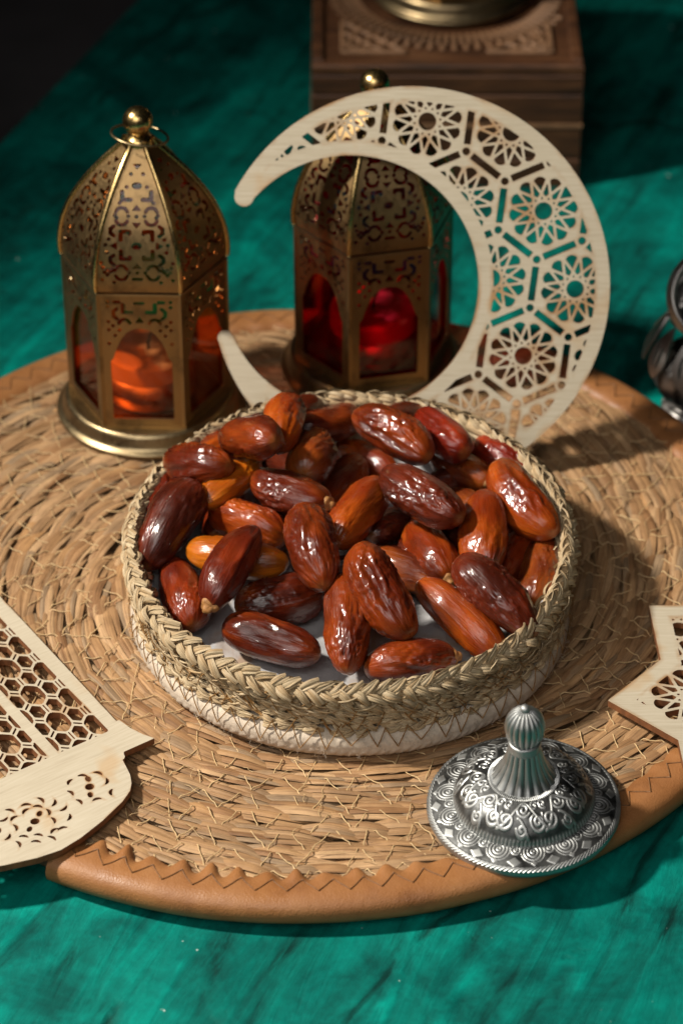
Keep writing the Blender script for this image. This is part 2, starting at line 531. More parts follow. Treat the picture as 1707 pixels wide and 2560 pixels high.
def mat_boxwood():
    n = NT('brown_box_wood'); n.set(Roughness=0.55)
    g = n.coord('Object', (9, 60, 60)); v = n.coord('Object')
    a = n.noise(g, 3.0, 5, 0.6, 0.6); b = n.noise(v, 18, 3)
    c = n.ramp(a, [(0.3, (0.026, 0.009, 0.003)), (0.55, (0.080, 0.030, 0.010)), (0.75, (0.145, 0.062, 0.024))])
    c = n.mix(0.6, c, n.ramp(b, [(0.3, (0.6, 0.58, 0.55)), (0.7, (1.1, 1.1, 1.1))]), 'MULTIPLY')
    n.base(c); n.bump(a, 0.3, 0.0008)
    return n.m

M_board = mat_board(); M_floor = mat_floor()
M_mat = mat_straw('seagrass_mat', [(0.315, 0.180, 0.086), (0.40, 0.245, 0.124), (0.24, 0.125, 0.055), (0.48, 0.315, 0.175), (0.33, 0.192, 0.092), (0.29, 0.205, 0.128), (0.39, 0.222, 0.10)])
M_braid = mat_straw('pale_straw_braid', [(0.50, 0.395, 0.255), (0.40, 0.315, 0.195), (0.58, 0.475, 0.325), (0.44, 0.36, 0.235), (0.52, 0.395, 0.24), (0.38, 0.27, 0.15)])
M_matbase = mat_plain('mat_backing', (0.20, 0.115, 0.052), 0.85, 120, 0.3, 0.4)
M_thread = mat_plain('pale_thread', (0.52, 0.36, 0.18), 0.55, 500, 0.25, 0)
M_raffia = mat_plain('brown_raffia_thread', (0.24, 0.125, 0.038), 0.55, 300, 0.3, 0)
M_leather = mat_leather()
M_edge = mat_plain('dark_leather_edge', (0.10, 0.05, 0.024), 0.6, 60, 0.2, 0.2)
M_sew = mat_plain('tan_sewing_thread', (0.17, 0.075, 0.025), 0.6, 400, 0.2, 0)
M_cotton = mat_plain('white_cotton_rope', (0.54, 0.455, 0.36), 0.95, 900, 0.10, 0.25, bdist=0.0003)
def mat_paper():
    n = NT('white_paper'); n.set(Roughness=0.55)
    v = n.coord('Object'); a = n.noise(v, 70, 5, 0.6, 0.6); s = n.noise(v, 38, 4, 0.6, 0.8)
    c = n.ramp(a, [(0.3, (0.28, 0.275, 0.28)), (0.7, (0.40, 0.395, 0.40))])
    c = n.mix(n.ramp(s, [(0.52, (0, 0, 0)), (0.68, (0.7, 0.7, 0.7))]), c, (0.30, 0.17, 0.08))
    n.base(c); n.bump(n.noise(v, 240, 4), 0.5, 0.0008)
    return n.m
M_paper = mat_paper()
M_date = mat_date()
M_stem = mat_plain('date_stem', (0.33, 0.15, 0.045), 0.6, 500, 0.4, 0.5)
M_brass = mat_brass('aged_brass')
M_brass_b = mat_brass('polished_brass', (0.56, 0.39, 0.16), (0.30, 0.20, 0.085), 0.24)
M_brass_d = mat_brass('dull_bronze', (0.31, 0.235, 0.13), (0.14, 0.10, 0.058), 0.35)
M_amber = mat_glass('amber_glass', (0.90, 0.54, 0.31), (0.85, 0.30, 0.08))
M_red = mat_glass('red_glass', (0.88, 0.15, 0.25), (0.75, 0.02, 0.06))
M_smoke = mat_glass('smoky_green_glass', (0.10, 0.22, 0.18), (0.05, 0.12, 0.1))
M_wax = mat_plain('white_wax', (0.80, 0.74, 0.66), 0.45, 30, 0.05, 0.1)
M_wick = mat_plain('burnt_wick', (0.015, 0.012, 0.01), 0.9, 300, 0.2, 0)
M_tin = mat_plain('tealight_tin', (0.7, 0.7, 0.7), 0.35, 60, 0.05, 0, metal=1.0)
M_ply = mat_ply('birch_plywood')
M_burn = mat_plain('laser_burnt_edge', (0.17, 0.062, 0.020), 0.7, 400, 0.35, 0)
M_silver = mat_silver()
M_gun = mat_silver('tarnished_silver', (0.02, 0.019, 0.018), (0.40, 0.38, 0.36), 0.42)
M_box = mat_boxwood()
M_carve = mat_plain('worn_carved_wood', (0.20, 0.105, 0.052), 0.6, 90, 0.35, 0.3)
# ------------------------------------------------------------------ the setting
e = np.array([0.371, 0.928]); rgt = np.array([0.928, -0.371]); o0 = np.array([-0.1534, 0.3573])
cs = [o0 - 1.0 * e, o0 - 1.0 * e + 1.7 * rgt, o0 + 1.0 * e + 1.7 * rgt, o0 + 1.0 * e]
V = [(c[0], c[1], z) for z in (-0.012, 0.0) for c in cs]
F = [(3, 2, 1, 0), (4, 5, 6, 7)] + [(k, (k + 1) % 4, 4 + (k + 1) % 4, 4 + k) for k in range(4)]
tag(part('tabletop', V, F, M_board, None, smooth=False), 'green painted wooden backdrop board with brush streaks and cracks', kind='structure')
tag(part('floor', [(-3, -2.5, -0.06), (3, -2.5, -0.06), (3, 3.5, -0.06), (-3, 3.5, -0.06)], [(0, 1, 2, 3)], M_floor, None, smooth=False),
    'dark grey floor beyond the green board', kind='structure')

# ------------------------------------------------------------------ woven placemat
mat_o = thing('placemat', 'large round woven seagrass placemat with stitched tan leather edge', 'placemat')
V, F = lathe([(0.0, 0.0075), (0.06, 0.0075), (0.178, 0.0075), (0.182, 0.006), (0.180, 0.0045), (0.172, 0.003), (0.165, 0.001), (0.0, 0.001)], 160)
part('backing', V, F, M_matbase, mat_o)

def mat_strand(rk, L, w, slant, seed, nt=13):
    rs = random.Random(seed)
    nb = rs.choice((3, 3, 4, 5)); nc = 4
    VV, FF, UU = [], [], []
    t = np.linspace(0, 1, nt)[:, None]; c = np.linspace(-1, 1, nc)[None, :]
    prof = np.sin(PI * (0.02 + 0.96 * t)) ** 0.75
    wob = 0.0008 * vnoise(np.stack([t * 3 + seed, 0 * t, 0 * t], -1), seed)
    for b in range(nb):
        yb = ((b + 0.5) / nb * 2 - 1) * (0.86 + rs.uniform(-0.08, 0.08))
        wb = w / nb * rs.uniform(0.55, 0.80)
        tw = rs.uniform(-0.35, 0.35); l0 = rs.uniform(-0.05, 0.05)
        cr = yb * w / 2 * prof + rs.uniform(-1, 1) * 0.0007 * np.sin(PI * t * rs.uniform(0.6, 1.6)) + c * wb * (0.35 + 0.65 * prof)
        rr = rk + slant * (t - 0.5) + wob + cr
        ph = (t + l0 - 0.5) * L / rk + 0 * c
        arch = np.sqrt(np.clip(1 - (yb * 0.85) ** 2, 0, 1))
        z = 0.0054 + 0.0040 * arch * prof + 0.0024 * np.sin(PI * t) ** 0.8 + 0.0016 * (t - 0.4)
        z = z + (0.00045 * (1 - c * c) + 0.00035 * c * tw) * (0.4 + 0.6 * prof) + rs.uniform(-0.0003, 0.0004)
        V = np.stack([rr * np.cos(ph), rr * np.sin(ph), z + 0 * rr], -1).reshape(-1, 3)
        n0 = sum(len(v) for v in VV)
        VV.append(V); FF += [tuple(i + n0 for i in f) for f in grid_faces(nt, nc)]
        UU.append(np.stack([t * L / 0.04 + 0 * c + b * 3.7, (c * 0.5 + 0.5) * 0.4 + b * 0.37 + 0 * t], -1).reshape(-1, 2))
    return np.concatenate(VV), FF, np.concatenate(UU)

cam_xy = np.array([0.0153, -0.9546])
bas = np.array([0.0188, -0.0275])
cand = []
ring_meshes = {}
rings = np.arange(0.0725, 0.1745, 0.0098)
for k, rk in enumerate(rings):
    n = int(round(2 * PI * rk / 0.0132))
    var = []
    for q in range(6):
        L = random.uniform(0.034, 0.052); w = random.uniform(0.0074, 0.0108)
        sl = random.uniform(0.0062, 0.0098)
        var.append(mat_strand(rk, L, w, sl, 31 * k + q))
    ring_meshes[k] = var
    off = random.random() * 6
    for i in range(n):
        a = off + (i + random.uniform(-0.25, 0.25)) * 2 * PI / n
        p = rk * np.array([math.cos(a), math.sin(a)])
        vis = np.hypot(*(p - bas)) > 0.078 and abs(p[0] - 0.015) < 0.150
        score = np.hypot(*(p - cam_xy)) + (0 if vis else 5)
        cand.append((score, k, random.randrange(6), a, random.uniform(-0.0007, 0.0007)))
cand.sort()
shared = {}
rest = Join()
for idx, (s_, k, q, a, dz) in enumerate(cand):
    V, F, uv = ring_meshes[k][q]
    if idx < 300:
        if (k, q) not in shared:
            shared[(k, q)] = mesh_data('strand', V, F, M_mat, uv=uv)
        link('strand', shared[(k, q)], mat_o, Matrix.Translation((0, 0, dz)) @ Matrix.Rotation(a, 4, 'Z'))
    else:
        c, s = math.cos(a), math.sin(a)
        W = np.stack([V[:, 0] * c - V[:, 1] * s, V[:, 0] * s + V[:, 1] * c, V[:, 2] + dz], -1)
        rest.add(W, F, uv=uv)
tag(rest.build('woven_strands', M_mat, mat_o), 'remaining seagrass strands of the placemat', kind='stuff')

# thread stitches across the coils
J = Join()
for k in range(len(rings)):
    rb = rings[k] + 0.0049
    n = int(2 * PI * rb / 0.0078)
    ph = random.random()
    for i in range(n):
        if random.random() < 0.14: continue
        a = (i + ph + random.uniform(-0.22, 0.22)) * 2 * PI / n
        sgn = 1 if i % 2 else -1
        da = sgn * random.uniform(0.0015, 0.0045) / rb
        r0 = rb - random.uniform(0.0035, 0.0055); r1 = rb + random.uniform(0.0035, 0.0060)
        if k == len(rings) - 1: r1 = rb + 0.001
        t = np.linspace(0, 1, 6)
        r = r0 + (r1 - r0) * t; al = a + da * (t - 0.5) * 2
        z = 0.0112 + 0.0016 * np.abs(np.cos(PI * (t))) ** 0.7 + 0.0002
        z[0] -= 0.002; z[-1] -= 0.002
        J.add(*tube(np.stack([r * np.cos(al), r * np.sin(al), z], -1), random.uniform(0.00019, 0.00027), 5))
for i in range(240):                                     # loose fibres
    a = random.random() * 2 * PI; r = random.uniform(0.085, 0.170); l = random.uniform(0.004, 0.012); d = random.uniform(0, PI)
    t = np.linspace(-0.5, 0.5, 5)
    x = r * math.cos(a) + l * t * math.cos(d) + 0.0006 * np.sin(t * 6); y = r * math.sin(a) + l * t * math.sin(d)
    J.add(*tube(np.stack([x, y, 0.0125 + 0.0008 * np.cos(t * 3)], -1), 0.00012, 4))
tag(J.build('coil_stitching', M_thread, mat_o), 'pale thread stitches binding the coils', kind='stuff')

# leather edge
lp_r = np.array([0.1738, 0.1746, 0.1765, 0.1790, 0.1820, 0.1850, 0.1880, 0.1902, 0.1912, 0.1913, 0.1906, 0.1892, 0.187])
lp_z = np.array([0.0108, 0.0124, 0.0135, 0.0140, 0.0143, 0.0143, 0.0136, 0.0119, 0.0096, 0.0072, 0.0050, 0.0034, 0.0026])
lp_s = np.linspace(0, 1, len(lp_r))
ls = np.linspace(0, 1, 30)
lr = np.interp(ls, lp_s, lp_r); lz = np.interp(ls, lp_s, lp_z)
for _ in range(2):
    lr[1:-1] = (lr[:-2] + 2 * lr[1:-1] + lr[2:]) / 4; lz[1:-1] = (lz[:-2] + 2 * lz[1:-1] + lz[2:]) / 4
NST = 104
def pucker(ph):
    front = sstep(0.15, 0.55, -np.sin(ph)) * (1 - 0.85 * sstep(0.25, 0.6, np.cos(ph)))
    return 0.10 + 0.9 * front
def leather_pt(ph, r, z, inner):
    ph = np.asarray(ph, float)
    am = pucker(ph)
    nz_ = vnoise(np.stack([ph * 9, 0 * ph, 0 * ph], -1), 4)
    wv = np.cos(ph * NST + 0.6 * nz_) * (0.75 + 0.6 * vnoise(np.stack([ph * 14, 0 * ph + 7, 0 * ph], -1), 12))
    r2 = r + inner * (-0.0030 * am * (0.5 + 0.5 * wv) + 0.0007 * nz_) + 0.0005 * vnoise(np.stack([ph * 2.3, 0 * ph + 3, 0 * ph], -1), 9)
    z2 = z + inner * am * (0.0021 * wv) + 0.0003 * nz_
    return r2, z2
phs = np.linspace(math.radians(-118), math.radians(226), 1400)
inner_w = 1 - sstep(0.0, 0.36, ls)
R2, Z2 = leather_pt(phs[:, None] + 0 * ls[None], lr[None], lz[None], inner_w[None])
V = np.stack([R2 * np.cos(phs)[:, None], R2 * np.sin(phs)[:, None], Z2], -1).reshape(-1, 3)
le = part('leather_edge', V, grid_faces(len(phs), len(ls), flip=True), M_leather, mat_o)
V, F = lathe([(0.172, 0.0085), (0.176, 0.0108), (0.182, 0.0112), (0.1862, 0.0104), (0.1882, 0.0088), (0.1870, 0.0070), (0.182, 0.0058)], 200)
part('edge_core', V, F, M_edge, mat_o)
J = Join()
nst = int(NST * (phs[-1] - phs[0]) / (2 * PI))
zz_prev = None
for i in range(2 * nst):
    a = phs[0] + (i + 0.5) * PI / NST * 1.0
    b = a + PI / NST
    if b > phs[-1] - 0.01: break
    ra, rb2 = (0.1783, 0.1840) if i % 2 == 0 else (0.1840, 0.1783)
    t = np.linspace(0, 1, 5)
    r = ra + (rb2 - ra) * t; pa = a + (b - a) * t
    s_at = np.interp(r, lr[:14], ls[:14])
    zb = np.interp(s_at, ls, lz); iw = 1 - sstep(0, 0.36, s_at)
    r3, z3 = leather_pt(pa, r, zb, iw)
    J.add(*tube(np.stack([r3 * np.cos(pa), r3 * np.sin(pa), z3 + 0.00012], -1), 0.00028, 5))
tag(J.build('zigzag_stitching', M_sew, le), 'zigzag thread sewn along the leather edge', kind='stuff')

# ------------------------------------------------------------------ date basket
BX, BY = 0.0188, -0.0275
bk = thing('basket', 'round shallow straw basket with braided rim and white rope base', 'basket', (BX, BY, 0.0122))
Z0 = 0.0122
V, F = lathe([(0.0, 0.001), (0.072, 0.001), (0.0755, 0.006), (0.0785, 0.016), (0.0810, 0.026), (0.0828, 0.0335), (0.0818, 0.0342), (0.0795, 0.027), (0.0770, 0.0175), (0.074, 0.013), (0.0, 0.012)], 128)
V[:, 2] += (0.0026 + 0.0069 * np.sin(np.arctan2(V[:, 1], V[:, 0]))) * np.clip(V[:, 2] / 0.037, 0, 1.1) ** 1.5
part('wall', V, F, M_braid, bk, uv=np.stack([np.arctan2(V[:, 1], V[:, 0]) * 9, V[:, 2] * 160], -1))
def rope(r0, z0, a, nS=1300, nP=56):
    s = np.linspace(0, 2 * PI, nS, endpoint=False)[:, None]; p = np.linspace(0, 2 * PI, nP, endpoint=False)[None]
    cols = 8
    u = p / (2 * PI) * cols; fr = u - np.floor(u); dirn = np.where(np.floor(u).astype(int) % 2 == 0, 1.0, -1.0)
    phase = s * r0 / 0.0036 + dirn * fr * 1.0
    h = np.abs(np.sin(PI * phase)) ** 0.6 * np.sqrt(np.clip(1 - (2 * fr - 1) ** 2 * 0.85, 0, 1))
    wob = 0.0003 * vnoise(np.stack([np.cos(s) * 8 + 0 * p, np.sin(s) * 8 + 0 * p, 0 * s * p], -1), 3)
    rad = a + 0.00042 * h - 0.0002 + wob + 0.00008 * vnoise(np.stack([s * 190 + 0 * p, p * 9 + 0 * s, 0 * s * p], -1), 5)
    R = r0 + rad * np.cos(p)
    V = np.stack([R * np.cos(s), R * np.sin(s), z0 + rad * np.sin(p)], -1).reshape(-1, 3)
    return V, grid_faces(nS, nP, True, True)
V, F = rope(0.0786, 0.0066, 0.0065)
V[:, 1] -= 0.0022
part('rope_coil', V, F, M_cotton, bk)
# short cotton fuzz
J = Join()
for i in range(1500):
    a = random.random() * 2 * PI; p = random.uniform(-0.6, 2.0); l = random.uniform(0.0008, 0.0022)
    r = 0.0786 + 0.0067 * math.cos(p); z = 0.0066 + 0.0067 * math.sin(p)
    d = np.array([math.cos(a) * math.cos(p), math.sin(a) * math.cos(p), math.sin(p)]) + RNG.normal(0, 0.8, 3)
    d /= np.linalg.norm(d)
    b0 = np.array([r * math.cos(a), r * math.sin(a) - 0.0022, z]); k_ = RNG.normal(0, 0.0003, 3)
    J.add(*tube([b0, b0 + d * l * 0.5 + k_, b0 + d * l], 0.00005, 3, caps=False))
tag(J.build('cotton_fuzz', M_cotton, bk), None, kind='stuff')

def braid_piece(L, w, seed, thick=0.0016, nt=10, nc=4):
    rs = random.Random(seed)
    nb = rs.choice((3, 4, 4, 5)); VV, FF, UU = [], [], []
    t = np.linspace(0, 1, nt)[:, None]; c = np.linspace(-1, 1, nc)[None]
    prof = np.sin(PI * (0.09 + 0.82 * t)) ** 0.50
    ben = rs.uniform(-0.0009, 0.0009)
    for b in range(nb):
        yb = ((b + 0.5) / nb * 2 - 1) * rs.uniform(0.75, 0.95); wb = w / nb * rs.uniform(0.55, 0.85)
        x = (t - 0.5 + rs.uniform(-0.06, 0.06)) * L * rs.uniform(0.92, 1.08) + 0 * c
        y = yb * w / 2 * prof + c * wb * (0.4 + 0.6 * prof) + ben * np.sin(PI * t) + rs.uniform(-1, 1) * 0.0005 * np.sin(PI * t * 1.5)
        z = thick * math.sqrt(max(0, 1 - (0.85 * yb) ** 2)) * prof + 0.0020 * np.sin(PI * t) ** 0.8 - 0.0013 + 0.0007 * (t - 0.5)
        z = z + (0.00035 * (1 - c * c) + 0.00045 * c * rs.uniform(-1, 1)) * prof + rs.uniform(-0.0002, 0.0003)
        n0 = sum(len(v) for v in VV)
        VV.append(np.stack([x, y, z + 0 * x], -1).reshape(-1, 3)); FF += [tuple(i + n0 for i in f) for f in grid_faces(nt, nc)]
        UU.append(np.stack([t * 0.5 + b * 3.1 + 0 * c, (c * 0.5 + 0.5) * 0.35 + b * 0.41 + 0 * t], -1).reshape(-1, 2))
    return np.concatenate(VV), FF, np.concatenate(UU)
var = [braid_piece(random.uniform(0.0088, 0.0112), random.uniform(0.0029, 0.0038), 100 + q, random.uniform(0.0010, 0.0015)) for q in range(8)]
vmesh = [mesh_data('braid_strand', v, f, M_braid, uv=u) for v, f, u in var]
def tilt_z(ph, z):                                       # hand-made: the rim stands higher at the back
    return (0.0026 + 0.0069 * np.sin(ph)) * np.clip(z / 0.037, 0, 1.1) ** 1.5
def braid_M(ph, r, z, beta, yo, ang, off=0.0, tilt=0.0):
    t = Vector((-math.sin(ph), math.cos(ph), 0)); o = Vector((math.cos(ph), math.sin(ph), 0)); k = Vector((0, 0, 1))
    n = o * math.cos(beta) + k * math.sin(beta); b = n.cross(t)
    pos = o * r + k * (z + tilt_z(ph, z)) + n * off + b * yo
    M = Matrix((t, b, n)).transposed().to_4x4(); M.translation = pos
    return M @ Matrix.Rotation(ang, 4, 'Z') @ Matrix.Rotation(tilt, 4, 'Y')
NB = 96
def core(r, z, beta, hw, th, name):
    q = np.linspace(0, 2 * PI, 14, endpoint=False)
    n_ = np.array([math.cos(beta), math.sin(beta)]); b_ = np.array([-math.sin(beta), math.cos(beta)])
    pf = np.array([r, z]) + np.outer(np.cos(q) * hw, b_) + np.outer(np.sin(q) * th - th * 0.7, n_)
    V, F = lathe(pf, 160, closed=True)
    a = np.arctan2(V[:, 1], V[:, 0]); V[:, 2] += tilt_z(a, z)
    part(name, V, F, M_braid, bk, uv=np.stack([a * 9, V[:, 2] * 300], -1))
core(0.0843, 0.0352, math.radians(34), 0.0028, 0.0022, 'rim_core')
core(0.0822, 0.0262, math.radians(12), 0.0052, 0.0022, 'wall_core')
def braid_band(r, z, beta, cols, jit=0.16, stuff=None, N=NB, slant=33, scale=1.0):
    for i in range(N):
        for (yo, sg) in cols:
            ph = (i + (0.5 if yo < 0 else 0) + random.uniform(-jit, jit)) * 2 * PI / N
            Mx = braid_M(ph, r, z, beta, yo + random.uniform(-0.0004, 0.0004), math.radians(sg * (slant + random.uniform(-9, 9))), random.uniform(-0.0003, 0.0006), math.radians(-7))
            q = random.randrange(8)
            if stuff is None:
                link('braid_strand', vmesh[q], bk, Mx)
            else:
                v, f, u = var[q]
                A = np.array(Mx); A[:3, :3] = A[:3, :3] * scale
                stuff.add(v @ A[:3, :3].T + A[:3, 3], f, uv=u)
braid_band(0.0844, 0.0352, math.radians(34), [(0.0015, 1), (-0.0015, -1)])
braid_band(0.0830, 0.0362, math.radians(150), [(0.0004, -1)], slant=20)
J = Join()
braid_band(0.0836, 0.0306, math.radians(14), [(0.0012, 1), (-0.0012, -1)], stuff=J, jit=0.3, N=100, scale=0.9)
braid_band(0.0828, 0.0258, math.radians(10), [(0.0012, 1), (-0.0012, -1)], stuff=J, jit=0.4, slant=26, N=100, scale=0.85)
braid_band(0.0824, 0.0212, math.radians(12), [(0.0012, 1), (-0.0012, -1)], stuff=J, jit=0.4, slant=22, N=96, scale=0.85)
braid_band(0.0826, 0.0168, math.radians(14), [(0.0012, 1), (-0.0012, -1)], stuff=J, jit=0.5, slant=18, N=90, scale=0.85)
braid_band(0.0836, 0.0133, math.radians(24), [(0.0, 1)], stuff=J, jit=0.5, slant=14, N=84, scale=0.8)
braid_band(0.0790, 0.0270, math.radians(176), [(0.0027, 1), (-0.0027, -1)], stuff=J, N=52)
for i in range(330):                                     # frayed straw ends on the wall
    a = random.random() * 2 * PI; z = random.uniform(0.012, 0.032); r = 0.0812 + (z - 0.017) * 0.20 + 0.0024
    l = random.uniform(0.004, 0.011); d = random.uniform(-0.7, 0.7); t = np.linspace(-0.5, 0.5, 5)
    al = a + l * t * math.cos(d) / r; zz = z + l * t * math.sin(d)
    r_ = r + 0.0010 * np.cos(t * 3) * random.uniform(0.2, 1.6)
    J.add(*tube(np.stack([r_ * np.cos(al), r_ * np.sin(al), zz], -1), np.array([.3, 1, 1, 1, .3]) * random.uniform(0.0002, 0.0005), 5), uv=np.zeros((25, 2)) + [[random.random(), random.random()]])
tag(J.build('lower_braids', M_braid, bk), 'rough lower straw braids of the basket', kind='stuff')
J = Join()
n = 62
aj = [(i + random.uniform(-.2, .2)) * 2 * PI / n for i in range(n)] + [2 * PI]
for i in range(n):
    a0 = aj[i]; a1 = (i + 0.5 + random.uniform(-.2, .2)) * 2 * PI / n; a2 = aj[i + 1]
    zl = random.uniform(0.0066, 0.0095)
    rl = 0.0790 + 0.0070 * math.cos(math.asin(min(1, (zl - 0.0066) / 0.0070)))
    for (b0, b1) in ((a0, a1), (a2, a1)):
        t = np.linspace(0, 1, 6)
        al = b0 + (b1 - b0) * t
        z = 0.0150 + (zl - 0.0150) * t; r = 0.0852 + (rl - 0.0852) * t + 0.0006 * np.sin(PI * t)
        z[-1] -= 0.0003
        J.add(*tube(np.stack([r * np.cos(al), r * np.sin(al) - 0.0022 * t, z], -1), 0.00022, 5))
for i in range(300):
    a = random.random() * 2 * PI; z = random.uniform(0.013, 0.030); d = random.choice((-1, 1)) * random.uniform(0.6, 1.2); l = random.uniform(0.006, 0.011)
    t = np.linspace(-0.5, 0.5, 5); r = 0.0846 + (z - 0.02) * 0.12 + 0.0006 * np.cos(t * 3)
    al = a + l * t * math.cos(d) / 0.085; zz = z + l * t * math.sin(d)
    J.add(*tube(np.stack([r * np.cos(al), r * np.sin(al), zz], -1), 0.00022, 5))
tag(J.build('raffia_stitching', M_raffia, bk), 'brown zigzag raffia stitches on the basket wall', kind='stuff')

# paper lining
na, nr = 160, 60
rr = np.linspace(0.0, 0.0775, nr)[None]; aa = np.linspace(0, 2 * PI, na, endpoint=False)[:, None]
X = rr * np.cos(aa); Y = rr * np.sin(aa)
q = np.stack([X * 60, Y * 60, 0 * X], -1)
zz = 0.0280 + 0.0016 * fbm(q, 2, 3) + 0.0006 * np.abs(fbm(q * 3, 5, 2)) + 0.010 * sstep(0.066, 0.0775, rr) ** 1.3 + 0.0010 * sstep(0.066, 0.08, rr) * vnoise(np.stack([np.cos(aa) * 14 + 0 * rr, np.sin(aa) * 14 + 0 * rr, rr * 60 + 0 * aa], -1), 8)
zz = zz - 0.0005 * (np.hypot((X * 330) % 1 - 0.5, (Y * 330) % 1 - 0.5) < 0.28)
tag(part('paper_liner', np.stack([X, Y, zz], -1).reshape(-1, 3), grid_faces(na, nr, wrap_u=True), M_paper, None, Matrix.Translation((BX, BY, 0))),
    'crumpled white paper lining under the dates in the basket', 'paper liner')
